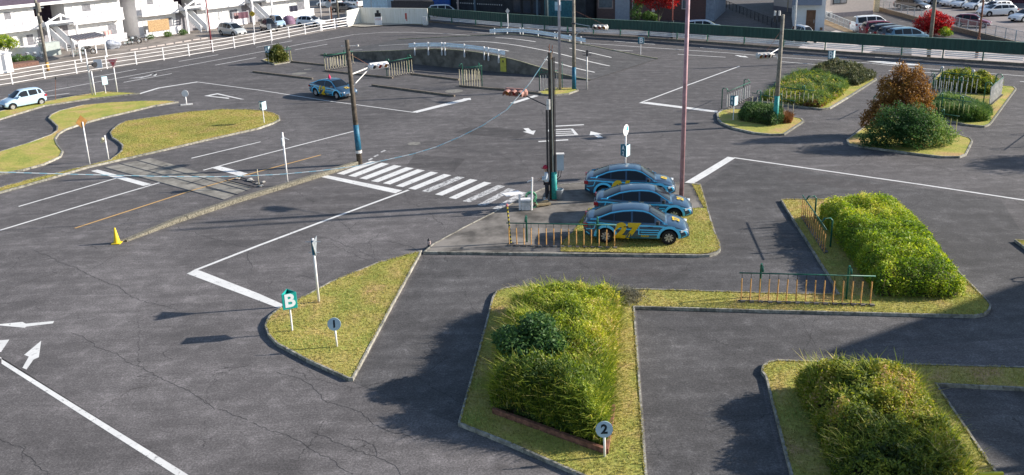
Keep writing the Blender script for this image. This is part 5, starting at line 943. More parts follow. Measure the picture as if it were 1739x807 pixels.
# ================= CARS =================
def lerp_prof(pr, x): return float(np.interp(x, [p[0] for p in pr], [p[1] for p in pr]))
SPEC = {
 'sedan': dict(L=4.5, W=1.72, fa=1.40, ra=-1.30, r=.32, top=[(-2.25, .70), (-2.2, .93), (-2.05, 1.03), (-1.7, 1.05), (-.9, .98), (.2, .93), (1.0, .92), (1.3, .90), (1.7, .82), (2.05, .70), (2.2, .58), (2.25, .48)],
    roof=[(-1.90, 1.04), (-1.55, 1.19), (-1.1, 1.36), (-.6, 1.45), (-.1, 1.48), (.3, 1.46), (.6, 1.37), (.95, 1.15), (1.32, .92)], ws=(.55, 1.24), rs=(-1.82, -1.05), side=[(-1.5, -.95), (-.93, -.22), (-.14, .78)]),
 'kei': dict(L=3.35, W=1.46, fa=1.12, ra=-1.16, r=.27, top=[(-1.67, .75), (-1.63, .9), (-1.5, .95), (0, .90), (.7, .90), (1.0, .86), (1.35, .76), (1.6, .62), (1.67, .48)],
    roof=[(-1.63, .93), (-1.45, 1.28), (-1.25, 1.42), (-.8, 1.46), (0, 1.46), (.25, 1.40), (.55, 1.17), (.95, .87)], ws=(.26, .88), rs=(-1.60, -1.36), side=[(-1.36, -1.1), (-1.02, -.35), (-.26, .5)]),
 'keivan': dict(L=3.4, W=1.48, fa=1.22, ra=-1.22, r=.28, top=[(-1.7, .85), (-1.66, .98), (-1.5, 1.0), (0, .98), (.9, .98), (1.2, .95), (1.45, .88), (1.64, .74), (1.7, .5)],
    roof=[(-1.68, .99), (-1.62, 1.45), (-1.5, 1.66), (-1, 1.74), (.2, 1.74), (.6, 1.67), (.85, 1.4), (1.2, .96)], ws=(.62, 1.15), rs=(-1.67, -1.57), side=[(-1.5, -.72), (-.66, .08), (.14, .82)]),
 'van': dict(L=4.6, W=1.72, fa=1.45, ra=-1.35, r=.33, top=[(-2.3, .9), (-2.26, 1.1), (-2.1, 1.12), (0, 1.08), (1.2, 1.06), (1.6, 1.02), (2.0, .86), (2.22, .68), (2.3, .5)],
    roof=[(-2.27, 1.1), (-2.2, 1.6), (-2.0, 1.84), (-1.2, 1.9), (.2, 1.9), (.7, 1.8), (1.1, 1.5), (1.7, 1.03)], ws=(.72, 1.62), rs=(-2.25, -2.1), side=[(-2.0, -1.0), (-.92, .1), (.18, 1.15)]),
 'minivan': dict(L=4.6, W=1.72, fa=1.45, ra=-1.35, r=.32, top=[(-2.3, .85), (-2.26, 1.02), (-2.05, 1.05), (0, .98), (1.2, .97), (1.6, .92), (2.0, .76), (2.22, .62), (2.3, .45)],
    roof=[(-2.25, 1.03), (-2.1, 1.38), (-1.85, 1.58), (-1.0, 1.66), (0, 1.66), (.5, 1.55), (1.0, 1.28), (1.6, .94)], ws=(.5, 1.52), rs=(-2.22, -1.95), side=[(-1.9, -1.1), (-1.02, -.1), (-.02, .95)]),
 'wagon': dict(L=4.7, W=1.76, fa=1.45, ra=-1.35, r=.33, top=[(-2.35, .75), (-2.3, .96), (-2.1, 1.02), (0, .95), (1.0, .94), (1.3, .92), (1.8, .82), (2.2, .68), (2.32, .55), (2.35, .45)],
    roof=[(-2.25, 1.0), (-2.0, 1.27), (-1.75, 1.42), (-.8, 1.50), (.1, 1.50), (.5, 1.41), (.9, 1.18), (1.3, .94)], ws=(.5, 1.22), rs=(-2.2, -1.85), side=[(-1.8, -1.1), (-1.02, -.2), (-.12, .75)]),
 'hatch': dict(L=4.0, W=1.7, fa=1.25, ra=-1.25, r=.30, top=[(-2.0, .8), (-1.95, .98), (-1.75, 1.02), (0, .95), (.8, .94), (1.15, .90), (1.6, .78), (1.9, .62), (2.0, .45)],
    roof=[(-1.9, 1.0), (-1.65, 1.33), (-1.3, 1.47), (-.5, 1.52), (.1, 1.50), (.4, 1.42), (.75, 1.17), (1.15, .92)], ws=(.42, 1.08), rs=(-1.86, -1.52), side=[(-1.45, -1.0), (-.92, -.2), (-.12, .65)]),
}
def car_funcs(S):
    L, W = S['L'], S['W']/2
    Wx = lambda x: W*(1-.16*abs(x/(L/2))**5)
    top = lambda x: lerp_prof(S['top'], x)
    def zb(x): return .22+.10*max(0, (abs(x)-(L/2-.5))/.5)**1.5
    def sect(x):
        w, t, b = Wx(x), top(x), zb(x); t = max(t, b+.12); m = b+(t-b)*.55
        return [(0, b), (w*.86, b), (w*.965, b+.06), (w*1.0, b+(t-b)*.35), (w*1.0, m), (w*.975, b+(t-b)*.80), (w*.945, t-.025), (w*.89, t), (w*.5, t+.03), (0, t+.04)]
    def side_y(x, z):
        s = sect(x)[1:8]; return float(np.interp(z, [q[1] for q in s], [q[0] for q in s]))
    roof = lambda x: lerp_prof(S['roof'], x)
    def gs(x):
        z0 = top(x)-.02; zr = roof(x); yb = Wx(x)*.90; hgt = max(.0, zr-.05-z0); yr = yb-.05-hgt*.36; return z0, zr, yb, yr
    return Wx, top, zb, sect, side_y, roof, gs
_tmpl = {}
def ribbon(path, wd, yf, sgn, off=.006, step=.04):
    P = [Vector((p[0], 0, p[1])) for p in path]; Q = [P[0]]
    for a, b in zip(P, P[1:]):
        k = max(1, int((b-a).length/step)); Q += [a.lerp(b, (i+1)/k) for i in range(k)]
    mb = MB(); vs = []
    for i, p in enumerate(Q):
        t = (Q[min(i+1, len(Q)-1)]-Q[max(i-1, 0)]).normalized(); n = Vector((-t.z, 0, t.x))*wd/2
        for q in (p-n, p+n): vs.append((q.x, sgn*(yf(q.x, q.z)+off), q.z))
    f = [(2*i, 2*i+2, 2*i+3, 2*i+1) if sgn < 0 else (2*i+1, 2*i+3, 2*i+2, 2*i) for i in range(len(Q)-1)]
    return mb.add(vs, f)
M_BODYK = mat('black_wheel_well', (.012, .012, .012), .9, var=0)
def car(spec, label, loc_, heading, paint, cat='car', group=None, name='parked_car', rims=None):
    key = (spec, name); S = SPEC[spec]; Wx, top, zb, sect, side_y, roof, gs = car_funcs(S); L = S['L']
    if key in _tmpl:
        t = copy_tree(_tmpl[key]); t.location = loc_; t.rotation_euler.z = heading
        tag(t, label, cat, group)
        for c in t.children:
            if c.name.split('.')[0] in ('body', 'cabin'):
                c.material_slots[0].link = 'OBJECT'; c.material_slots[0].material = paint
        return t
    t = thing(name, label, cat, loc_, heading, group); _tmpl[key] = t
    xs = sorted(set([round(-L/2+.03*i*0+L*i/56, 4) for i in range(57)])); mb = MB(); vs = []
    for i, x in enumerate(xs):
        e = 1.0
        s = sect(x); 
        if i in (0, len(xs)-1): s = [(y*.93, z) for y, z in s]
        ring = [(x, y, z) for y, z in s]+[(x, -y, z) for y, z in s[-2:0:-1]]; vs += ring
    m = len(ring); mb.add(vs, [(i*m+j, (i+1)*m+j, (i+1)*m+(j+1) % m, i*m+(j+1) % m)[::-1] for i in range(len(xs)-1) for j in range(m)]); mb.f += [tuple(range(m)), tuple((len(xs)-1)*m+j for j in range(m))[::-1]]; mb.m += [0, 0]
    bo = mb.build('body', [paint, M_BODYK], None, smooth=True)
    cm = MB()
    for ax in (S['fa'], S['ra']):
        for sg in (1, -1): cm.cyl((ax, sg*(S['W']/2+.2), S['r']+.01), (ax, sg*(S['W']/2-.30), S['r']+.01), S['r']+.065, n=28, mi=1)
    cu = cm.build('cut', [paint, M_BODYK]); md = bo.modifiers.new('b', 'BOOLEAN'); md.object = cu; md.operation = 'DIFFERENCE'; md.solver = 'EXACT'
    dg = bpy.context.evaluated_depsgraph_get(); dg.update(); nm = bpy.data.meshes.new_from_object(bo.evaluated_get(dg)); bpy.data.objects.remove(bo); bpy.data.objects.remove(cu)
    bm = bmesh.new(); bm.from_mesh(nm)
    for e in bm.edges:
        if len(e.link_faces) == 2 and e.calc_face_angle(0) > rad(38): e.smooth = False
    bm.to_mesh(nm); bm.free(); bo = bpy.data.objects.new('body', nm); C.objects.link(bo); bo.parent = t
    # cabin
    x0, x1 = S['roof'][0][0], S['roof'][-1][0]; xs = [x0+(x1-x0)*i/40 for i in range(41)]; vs = []
    for x in xs:
        z0, zr, yb, yr = gs(x); s = [(yb, z0), (yr+.012, zr-.085 if zr-.085 > z0 else z0), (yr-.02, zr-.045 if zr-.045 > z0 else z0), (yr-.10, max(zr-.012, z0)), (yr*.5, max(zr+.008, z0)), (0, max(zr+.015, z0))]
        vs += [(x, y, z) for y, z in s]+[(x, -y, z) for y, z in s[-2::-1]]
    m = 11; mb = MB().add(vs, [(i*m+j, i*m+j+1, (i+1)*m+j+1, (i+1)*m+j)[::-1] for i in range(40) for j in range(m-1)]); mb.build('cabin', [paint], t, smooth=True)
    def topglass(xa, xb, nm_):
        vs = []; k = 10
        for i in range(k+1):
            x = xa+(xb-xa)*i/k; z0, zr, yb, yr = gs(x); yy = (yr-.07) if zr-z0 > .12 else yb-.2
            for f, dz in ((-1, -.022), (-.8, -.004), (-.45, .006), (0, .012), (.45, .006), (.8, -.004), (1, -.022)): vs.append((x, f*yy, max(zr, z0+.01)+dz+.014))
        MB().add(vs, [(i*7+j, (i+1)*7+j, (i+1)*7+j+1, i*7+j+1) for i in range(k) for j in range(6)]).build(nm_, M_GLASS, t, smooth=True)
    topglass(*S['ws'], 'windshield'); topglass(*S['rs'], 'rear_window')
    for sg in (1, -1):
        for xa, xb in S['side']:
            vs = []; k = 8
            for i in range(k+1):
                x = xa+(xb-xa)*i/k; z0, zr, yb, yr = gs(x); zt = zr-.10; zl = z0+.05; zt = max(zt, zl+.01)
                for f in (0, .5, 1):
                    z = zl+(zt-zl)*f; u = min(1, (z-z0)/max(.02, (zr-.085-z0))); vs.append((x, sg*(yb+(yr+.012-yb)*u+.008), z))
            MB().add(vs, [((i*3+j), ((i+1)*3+j), ((i+1)*3+j+1), (i*3+j+1))[::(1 if sg < 0 else -1)] for i in range(k) for j in range(2)]).build('side_window', M_GLASS, t)
        MB().box((S['ws'][1]-.32, sg*(S['W']/2+.06), top(S['ws'][1]-.3)+.10), (.12, .2, .14), sg*.2).build('mirror', paint if spec != 'sedan' else M_DARK, t)
        # lamps
        xf = L/2
        MB().box((xf-.24, sg*(Wx(xf-.24)*.83), top(xf-.2)-.09), (.34, .22, .10), -sg*.42).build('headlight', M_LAMP, t)
        MB().box((-L/2+.10, sg*(Wx(-L/2+.1)*.86), top(-L/2+.12)-.16), (.2, .26, .16), sg*.25).build('tail_light', M_TAIL, t)
        for ax in (S['fa'], S['ra']):
            r = S['r']; y = sg*(S['W']/2-.115); w_ = thing_part('wheel', t, (ax, y, r)); 
            MB().lathe([(r*.62, -.09), (r*.9, -.1), (r, -.07), (r, .07), (r*.9, .1), (r*.62, .09)], (0, 0, 0), 28, 0, 'Y').build('tyre', M_TYRE, w_, smooth=True)
            q = MB().cyl((0, 0, 0), (0, sg*.05, 0), r*.63, n=24); 
            rm = MB().lathe([(r*.64, .085), (r*.60, .095), (r*.56, .07)], (0, 0, 0), 24, 0, 'Y') if sg < 0 else MB().lathe([(r*.64, -.085), (r*.60, -.095), (r*.56, -.07)], (0, 0, 0), 24, 0, 'Y')
            for k in range(8):
                a = k*math.pi/4; rm.box((0, 0, 0), (0, 0, 0)); rm.v = rm.v[:-8]; rm.f = rm.f[:-6]; rm.m = rm.m[:-6]
                ca, sa = math.cos(a), math.sin(a); vv = []
                for rr_, hw in ((r*.08, .024), (r*.6, .036)):
                    for s2 in (-1, 1): vv.append((ca*rr_-sa*hw*s2, sg*.085, sa*rr_+ca*hw*s2))
                rm.add(vv+[(x, y-sg*.03, z) for x, y, z in vv], [(0, 1, 3, 2), (0, 2, 6, 4), (1, 5, 7, 3)])
            rm.build('rim', M_RIM, w_); q.build('brake_disc', M_DARK, w_)
    xf = L/2; MB().box((xf-.01, 0, .42), (.06, 1.1, .16)).build('grille', M_DARK, t); MB().box((xf+.025, 0, .40), (.012, .33, .165)).build('number_plate', M_PLATE, t); MB().box((-xf-.012, 0, .75), (.012, .33, .165)).build('number_plate', M_PLATE, t)
    return t
def thing_part(name, parent, loc_):      # an empty part that groups its sub-parts
    o = MB().cyl((0, -.02, 0), (0, .02, 0), .05, n=8).build(name, M_DARK, parent); o.location = loc_; return o
paintm = lambda n, c, r=.28, v=.03: mat('car_paint_'+n, c, r, spec=.5, var=v, coat=.6)
P_NAVY = paintm('navy', (.038, .085, .145)); P_NAVY.node_tree.nodes['Principled BSDF'].inputs['Metallic'].default_value = .35
P_WHITE = paintm('white', (.70, .72, .74)); P_SILV = paintm('silver', (.40, .42, .42)); P_LBLUE = paintm('pale_blue', (.38, .52, .66)); P_BLACK = paintm('black', (.02, .02, .024)); P_BLUEG = paintm('slate_blue', (.10, .20, .28)); P_RED = paintm('maroon', (.16, .015, .025)); P_CHAR = paintm('charcoal', (.06, .065, .075)); P_PEARL = paintm('pearl', (.62, .66, .70))
M_CYAN = mat('cyan_livery', (.10, .56, .86), .4, var=.04, coat=.5); M_LYEL = mat('yellow_livery', (.70, .46, .02), .4, var=.04)
S_ = SPEC['sedan']; fW, ftop, fzb, fsect, fside, froof, fgs = car_funcs(S_)
def livery(t, num, side=-1, both=True, word=True):
    cabside = lambda x, z: (lambda q: q[2]+(q[3]+.012-q[2])*min(1, max(0, (z-q[0])/max(.02, q[1]-.085-q[0]))))(fgs(x))
    for sg in (-1, 1):
        mb = MB(); arcs = []
        def rb(path, wd, f=fside, off=.006):
            r = ribbon(path, wd, f, sg, off); mb.add(r.v, r.f)
        # roof arc
        xs = [-1.95+3.28*i/44 for i in range(45)]; vs = []
        for x in xs:
            z0, zr, yb, yr = fgs(max(-1.9, min(1.32, x))); za = max(zr-.15, z0-.02); zc = max(zr-.03, z0+.05); ya = yr+.03 if zr-z0 > .14 else yb+.012; yc = yr-.025 if zr-z0 > .14 else yb-.03
            vs += [(x, sg*(ya), za), (x, sg*(yc+.012), zc+.006)]
        mb.add(vs, [(2*i, 2*i+2, 2*i+3, 2*i+1) if sg < 0 else (2*i+1, 2*i+3, 2*i+2, 2*i) for i in range(44)])
        for ax in (S_['fa'], S_['ra']): rb([(ax+.455*math.cos(a), .33+.455*math.sin(a)) for a in [math.pi*(-.13+1.26*i/24) for i in range(25)] if .33+.455*math.sin(a) > .24], .11)
        rb([(-2.12, .90), (-1.7, .93), (-.9, .87), (.2, .84), (1.0, .83), (1.6, .73), (2.1, .60)], .06)
        rb([(-.92, .30), (0, .28), (1.0, .30)], .065); rb([(-.85, .84), (-.85, .70), (.10, .66), (.98, .66)], .045); rb([(.12, .84), (.12, .45), (.95, .46)], .045); rb([(.2, .56), (.95, .56)], .04); rb([(1.6, .73), (1.62, .80)], .05)
        rb([(-2.14, .62), (-1.8, .66), (-1.72, .90)], .04); rb([(2.1, .60), (2.16, .42), (1.95, .33)], .05); rb([(-2.15, .50), (-2.0, .40)], .05)
        mb.build('livery_stripes', M_CYAN, t)
        # number on the doors
        def sidetext(s, size, cx_, cz_, m, shear=.25, nm_='number', bold=.05):
            cu = bpy.data.curves.new('t', 'FONT'); cu.body = s; cu.size = size; cu.align_x = 'CENTER'; cu.align_y = 'CENTER'; cu.shear = shear; cu.offset = bold*size; cu.resolution_u = 5
            to = bpy.data.objects.new('t', cu); C.objects.link(to); dg = bpy.context.evaluated_depsgraph_get(); dg.update(); me = bpy.data.meshes.new_from_object(to.evaluated_get(dg)); bpy.data.objects.remove(to); me.materials.clear(); me.materials.append(m)
            bm = bmesh.new(); bm.from_mesh(me); bmesh.ops.triangulate(bm, faces=bm.faces); bmesh.ops.subdivide_edges(bm, edges=[e for e in bm.edges if e.calc_length() > .12], cuts=2)
            for v in bm.verts:
                x = cx_+v.co.x*(-sg); z = cz_+v.co.y; v.co = Vector((x, sg*(fside(x, min(z, ftop(x)-.02))+.022), z))
            bm.to_mesh(me); bm.free(); o = bpy.data.objects.new(nm_, me); C.objects.link(o); o.parent = t
        sidetext(num, .94, -.50, .55, M_LYEL, bold=.06)
        for hx in (-.42, .62): MB().box((hx, sg*(fside(hx, .80)+.02), .79), (.2, .03, .035)).build('door_handle', M_DARK, t)
        sidetext('kaito', .17, .38, .40, M_LYEL, 0, 'lettering', .02)
    sgn_text(num, .42, M_LYEL, t, Matrix.Translation((1.72, 0, .885)) @ Matrix.Rotation(rad(14), 4, 'Y') @ Matrix.Rotation(rad(90), 4, 'Z'), 'bonnet_number', .004, .04)
def training(num, label, loc_, hd):
    t = car('sedan', label, loc_, hd, P_NAVY, 'car', 'training cars in blue livery', 'training_car'); 
    for c in list(t.children):
        if c.name.split('.')[0] in ('livery_stripes', 'number', 'lettering', 'bonnet_number', 'door_handle'): bpy.data.objects.remove(c)
    livery(t, num); return t
hd = rad(-8)
def axle_loc(rear, front, z=0, side=.86):
    a, b = GV(*rear, z), GV(*front, z); d = b-a; h = math.atan2(d.y, d.x); m = (a+b)/2; n = Vector((-math.sin(h), math.cos(h), 0))*side; q = m+n-Vector((math.cos(h), math.sin(h), 0))*.05; return (q.x, q.y, z), h
lc, hd = axle_loc((1028, 413.5), (1136, 416.5), .11)
training('27', 'nearest parked blue training car with a yellow 27 on its doors', lc, hd)
b0 = GV(1074, 346, 1.58); dx = Vector(lc)-b0
for num, px_, lb_ in (('21', (1086, 313), 'middle of the three parked blue training cars'), ('01', (1064, 279.5), 'farthest of the three parked blue training cars, yellow 01 on its doors')):
    q = GV(*px_, 1.58); training(num, lb_, (q.x+dx.x, q.y+dx.y, .10), hd+rad(1))
lc, h12 = axle_loc((535, 163.5), (572, 169.8)); t = training('12', 'driving blue training car with a yellow 12 and a red roof lamp', lc, h12)
MB().lathe([(0, 0), (.12, 0), (.11, .1), (.03, .28), (0, .3)], (-.35, 0, 1.49), 10).build('roof_lamp', mat('red_roof_lamp', (.6, .02, .10), .4), t)
# blue kei
lc, hb = axle_loc((70.3, 178.7), (23, 187.6), 0, -.62 if False else -.66); hb_ = hb
a_, b_ = GV(70.3, 178.7), GV(23, 187.6); hb = math.atan2(b_.y-a_.y, b_.x-a_.x); m_ = (a_+b_)/2; nn_ = Vector((math.sin(hb), -math.cos(hb), 0)) 
q = m_+Vector((-math.sin(hb), math.cos(hb), 0))*(-.66)
car('kei', 'pale blue small hatchback at the left edge of the course', (q.x, q.y, 0), hb, P_LBLUE)
def pc(spec, px_, h, paint, label, group=None, z=0): q = G(*px_); return car(spec, label, (q[0], q[1], z), rad(h), paint, 'car' if spec not in ('van', 'keivan') else 'van', group)
GA = 'cars parked before the apartments'; GB = 'vans parked in a row'; GC = 'cars in the parking lot'
pc('minivan', (395, 60), -40, P_SILV, 'silver minivan parked before the apartments', GA)
pc('keivan', (457, 53), -55, P_BLACK, 'black boxy car parked behind the yellow warning sign', GA); pc('keivan', (471, 47), -55, P_LBLUE, 'two-tone pale blue boxy car parked beside the black boxy car', GA)
pc('hatch', (528, 45), -22, P_WHITE, 'white hatchback parked near the end of the white fence', GA)
pc('wagon', (585, 20), -20, P_CHAR, 'dark car parked beyond the concrete wall, nearer the apartments'); pc('wagon', (560, 12), 150, P_WHITE, 'white car parked beside the last apartment'); pc('minivan', (602, 12), 130, P_WHITE, 'white car with a dark roof rack behind the concrete wall'); pc('hatch', (656, 14), 0, P_BLACK, 'black hatchback parked behind the concrete wall')
pc('van', (756, 30), 0, P_PEARL, 'pale van behind the green fence at the dark building')
pc('sedan', (1195, 52), -12, P_PEARL, 'pale sedan behind the green fence before the brick building', name='parked_car') if False else pc('wagon', (1195, 55), -12, P_PEARL, 'pale car behind the green fence before the brick building')
pc('keivan', (1364, 71), -75, P_WHITE, 'small white van behind the green fence before the white house')
for i, (x, y, p_, lb_) in enumerate(((1480, 54, P_WHITE, 'white van at the left end of the van row'), (1497, 60, P_RED, 'maroon van, second in the van row'), (1512, 66, P_BLACK, 'black van in the middle of the van row'), (1527, 70, P_CHAR, 'charcoal van beside the black one in the van row'), (1542, 73, P_BLUEG, 'slate blue topped van at the right end of the van row'))):
    pc('van' if i == 0 else 'minivan', (x, y), 0 if False else 5, p_, lb_, GB)
for sp, x, y, h, p_, lb_ in (('wagon', 1548, 16, -55, P_CHAR, 'dark estate car alone on the left side of the parking lot'), ('hatch', 1570, 5, 200, P_BLUEG, 'slate blue car at the top left of the parking lot'), ('wagon', 1588, 6, 200, P_WHITE, 'white car in the parking lot left of the grey pole'), ('wagon', 1622, 10, 200, P_WHITE, 'white car, first right of the grey pole in the lot'), ('wagon', 1640, 13, 200, P_PEARL, 'pearl white car, second right of the grey pole in the lot'),
    ('wagon', 1662, 16, 200, P_PEARL, 'pearl white car in the middle of the lot row'), ('wagon', 1690, 21, 200, P_WHITE, 'white car just left of the near estate in the lot'), ('wagon', 1692, 27, 182, P_WHITE, 'white estate car in front, seen from the side in the lot'), ('hatch', 1650, 46, -35, P_RED, 'maroon hatchback by the lot railing'), ('wagon', 1745, 36, 195, P_WHITE, 'white car cut by the right edge of the picture'),
    ('wagon', 1610, -8, 200, P_SILV, 'silver car at the top of the lot, left'), ('wagon', 1650, -6, 200, P_WHITE, 'white car at the top of the lot, middle')):
    pc(sp, (x, y), h, p_, lb_, GC, .01)

# ================= APARTMENTS =================
M_SIDING = mat('white_siding', (.80, .79, .79), .7, var=.06, scale=2); M_LATT = mat('lattice_white', (.84, .82, .83), .6, var=.05); M_WIN = mat('curtained_window', (.60, .60, .58), .2, var=.3, scale=2, spec=.6); M_WIND = mat('dark_window', (.20, .20, .22), .15, var=.2, spec=.7); M_ROOF = mat('purple_grey_roof', (.10, .075, .10), .8, var=.2); M_STAIR = mat('stair_grey', (.30, .31, .32), .8, var=.2); M_BAMB = mat('bamboo_screen', (.38, .25, .13), .8, var=.35, scale=9)
AO = Vector((-56, 101, 0)); AU = Vector((25, 34, 0)).normalized(); ARZ = math.atan2(AU.y, AU.x)
def lattice(t, x0, x1, y, z0, z1, n, nm='balcony_rail'):
    mb = MB().bx(x0, x1, y-.03, y+.03, z1-.08, z1).bx(x0, x1, y-.03, y+.03, z0, z0+.08); b = mb.build(nm, M_LATT, t)
    MB().bx(x0+.02, x1-.02, y+.035, y+.05, z0+.08, z1-.08).build('infill', M_LATT, b)
    d = MB()
    for i in range(n):
        a = x0+(x1-x0)*i/n; c = x0+(x1-x0)*(i+1)/n; mtl = M_LATT
        d.add([(a, y-.025, z0+.06), (a+.06, y-.025, z0+.06), (c, y-.025, z1-.08), (c-.06, y-.025, z1-.08)], [(0, 1, 2, 3)]).add([(a, y-.028, z1-.08), (a+.06, y-.028, z1-.08), (c, y-.028, z0+.06), (c-.06, y-.028, z0+.06)], [(3, 2, 1, 0)]).bx(a-.03, a+.03, y-.035, y, z0, z1)
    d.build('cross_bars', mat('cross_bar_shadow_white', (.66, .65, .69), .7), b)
def unit(t, x0, x1, dark=False, laundry=None, upper=True):
    w = x1-x0
    lattice(t, x0-.1, x1+.1, -1.1, 2.95, 4.2, max(4, round(w/.85))); MB().bx(x0-.1, x1+.1, -1.1, 0, 2.72, 2.9).build('balcony_floor', M_SIDING, t)
    lattice(t, x0, x1, -1.3, .05, 1.05, max(4, round(w/.85)), 'terrace_rail')
    for z0, z1 in ((.5, 2.2), (3.4, 5.0)):
        for a, b in ((.08, .46), (.54, .92)):
            wf = MB().bx(x0+w*a, x0+w*b, -.06, 0, z0, z1).build('window', M_SIDING, t); hw = w*(b-a)/2
            MB().bx(x0+w*a+.06, x0+w*a+hw-.03, -.075, -.06, z0+.06, z1-.06).build('pane', M_WIN, wf); MB().bx(x0+w*a+hw+.03, x0+w*b-.06, -.075, -.06, z0+.06, z1-.06).build('pane', M_WIND if (a < .3) == (z0 > 1) else M_WIN, wf)
    if laundry: MB().bx(*laundry).build('screen', M_BAMB, t)
def porch(t, x0, x1):
    y = -2.5; p = MB()
    MB().bx(x0, x0+.2, y, y+.2, 0, 3.3).build('post', M_LATT, t); MB().bx(x1-.2, x1, y, y+.2, 0, 3.3).build('post', M_LATT, t); MB().bx(x0-.1, x1+.1, y-.02, y+.22, 3.3, 3.55).build('beam', M_LATT, t)
    c = (x0+x1)/2; g_ = MB()
    for sg in (1, -1):
        e = x0-.1 if sg > 0 else x1+.1; g_.add([(e, y, 3.5), (e+.35*sg, y, 3.5), (c, y, 4.15), (c, y, 4.4), (e, y+.2, 3.5), (e+.35*sg, y+.2, 3.5), (c, y+.2, 4.15), (c, y+.2, 4.4)], [(0, 1, 2, 3), (7, 6, 5, 4), (0, 3, 7, 4), (1, 5, 6, 2)])
    g_.bx(c-.08, c+.08, y+.02, y+.18, 3.5, 4.3); g_.build('gable', M_LATT, t)
    MB().bx(x0, x1, -.05, 3.2, 0, 2.9).build('stair_back', mat('stair_wall', (.26, .25, .27), .8), t)
    MB().bx(x0, x1, -1.6, 3.2, 2.9, 3.0).build('landing', M_STAIR, t)
    st_ = MB(); 
    for k in range(13): st_.bx(x1-.35-1.45, x1-.35, -2.9+.19*k*.8, -2.9+.19*k*.8+.25, .22*k, .22*k+.06) if False else st_.bx(x0+.35+.17*(12-k)*1.0*.62, x0+.35+.17*(12-k)*.62+.9, -3.0+.2*k, -2.72+.2*k, .225*k, .225*k+.05)
    st_.build('stair', M_STAIR, t)
    sr = MB()
    for off in (0, .95): 
        a = Vector((x0+.35+.17*12*.62+off, -3.0, 0)); b = Vector((x0+.35+off, -.5, 2.9)); sr.add([a, a+Vector((0, 0, .95)), b+Vector((0, 0, .95)), b, a+Vector((.05, 0, 0)), a+Vector((.05, 0, .95)), b+Vector((.05, 0, .95)), b+Vector((.05, 0, 0))], [(0, 3, 2, 1), (4, 5, 6, 7), (1, 2, 6, 5), (0, 1, 5, 4), (0, 4, 7, 3)])
    sr.build('stair_rail', M_SIDING, t)
def aparts(x0, x1, porches, units, label, scr=None):
    p = AO+AU*x0; t = thing('apartment_building', label, 'apartment building', p, ARZ); f = lambda x: x-x0; w = MB(); xs = [x0]
    xs = sorted([x0, x1]+[q for pr in porches for q in pr]); segs = [(xs[i], xs[i+1]) for i in range(0, len(xs), 2)]
    for a, b in segs: w.bx(f(a), f(b), 0, 8, 0, 5.45)
    w.build('wall', M_SIDING, t)
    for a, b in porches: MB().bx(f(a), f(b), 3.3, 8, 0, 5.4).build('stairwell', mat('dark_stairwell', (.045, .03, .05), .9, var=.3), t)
    r = MB(); L = x1-x0; r.add([(-.5, -.9, 5.45), (L+.5, -.9, 5.45), (L+.5, 8.9, 5.45), (-.5, 8.9, 5.45), (-.5, -.9, 5.7), (L+.5, -.9, 5.7), (L+.5, 8.9, 5.7), (-.5, 8.9, 5.7), (-.5, 4, 7.4), (L+.5, 4, 7.4)], [(0, 3, 2, 1), (0, 1, 5, 4), (2, 3, 7, 6), (4, 5, 9, 8), (6, 7, 8, 9), (0, 4, 8, 7, 3), (1, 2, 6, 9, 5)]); ro_ = r.build('roof', M_ROOF, t)
    MB().bx(-.52, L+.52, -1.0, -.9, 5.4, 5.72).build('gutter', M_SIDING, ro_)
    for a, b in porches: porch(t, f(a), f(b))
    for a, b in units: unit(t, f(a), f(b), laundry=(scr[0]-x0, scr[1]-x0, -1.42, -1.36, .75, 2.2) if scr and a <= scr[0] < b else None)
    return t
aparts(-16, 11.3, [(.6, 4.2), (-12.5, -9)], [(-8.6, -4.4), (-4, .4), (4.6, 10.9)], 'white two-storey apartment block at the far left with a gabled stair porch')
aparts(13.4, 42.3, [(18.9, 22.2), (29.6, 33.2)], [(13.6, 18.7), (22.4, 29.4), (33.4, 42)], 'white two-storey apartment block with two gabled stair porches and a bamboo screen', (13.9, 16.9))
def AL(s, y, z=0): q = AO+AU*s+Vector((AU.y, -AU.x, 0))*y; return (q.x, q.y, z)
t = thing('back_building', 'dark gabled house seen between the two apartment blocks', 'house', AL(9, -9), ARZ); MB().bx(0, 8, 0, 8, 0, 7).build('wall', mat('dark_brown_siding', (.06, .045, .05), .8, var=.2), t); MB().bx(-.3, 8.3, -.3, 8.3, 7, 7.3).build('roof', M_ROOF, t)
t = thing('back_building', 'dark house block behind the right end of the apartments', 'house', (-22, 150, 0), ARZ*0+.3); MB().bx(0, 14, 0, 10, 0, 8).build('wall', mat('navy_wall', (.05, .055, .07), .8, var=.2), t); MB().bx(-.3, 14.3, -.3, 10.3, 8, 8.4).build('roof', M_ROOF, t)
# shelter
q = [GV(115, 62.5, 2.3), GV(130, 70, 2.3), GV(180, 62, 2.3), GV(160, 56, 2.3)]; o = q[0].copy(); o.z = 0; t = thing('bike_shelter', 'flat striped roof bicycle shelter on white posts before the apartments', 'shelter', o)
c = sum(q, Vector())/4; vs = [v-o for v in q]; MB().add(vs+[v+Vector((0, 0, .1)) for v in vs], [(3, 2, 1, 0)[::-1], (4, 5, 6, 7), (0, 1, 5, 4), (1, 2, 6, 5), (2, 3, 7, 6), (3, 0, 4, 7)]).build('roof', mat('grey_brown_sheet', (.16, .135, .14), .7, var=.2), t)
rb_ = MB()
for k in range(9): a = vs[0].lerp(vs[3], k/8)+Vector((0, 0, .12)); b = vs[1].lerp(vs[2], k/8)+Vector((0, 0, .12)); rb_.tube([a, b], .03, 4)
rb_.build('ribs', M_WPD, t)
for v in vs: v2 = v.lerp(c-o, .12); MB().box((v2.x, v2.y, v2.z/2), (.12, .12, v2.z), ARZ).build('post', M_WP, t)
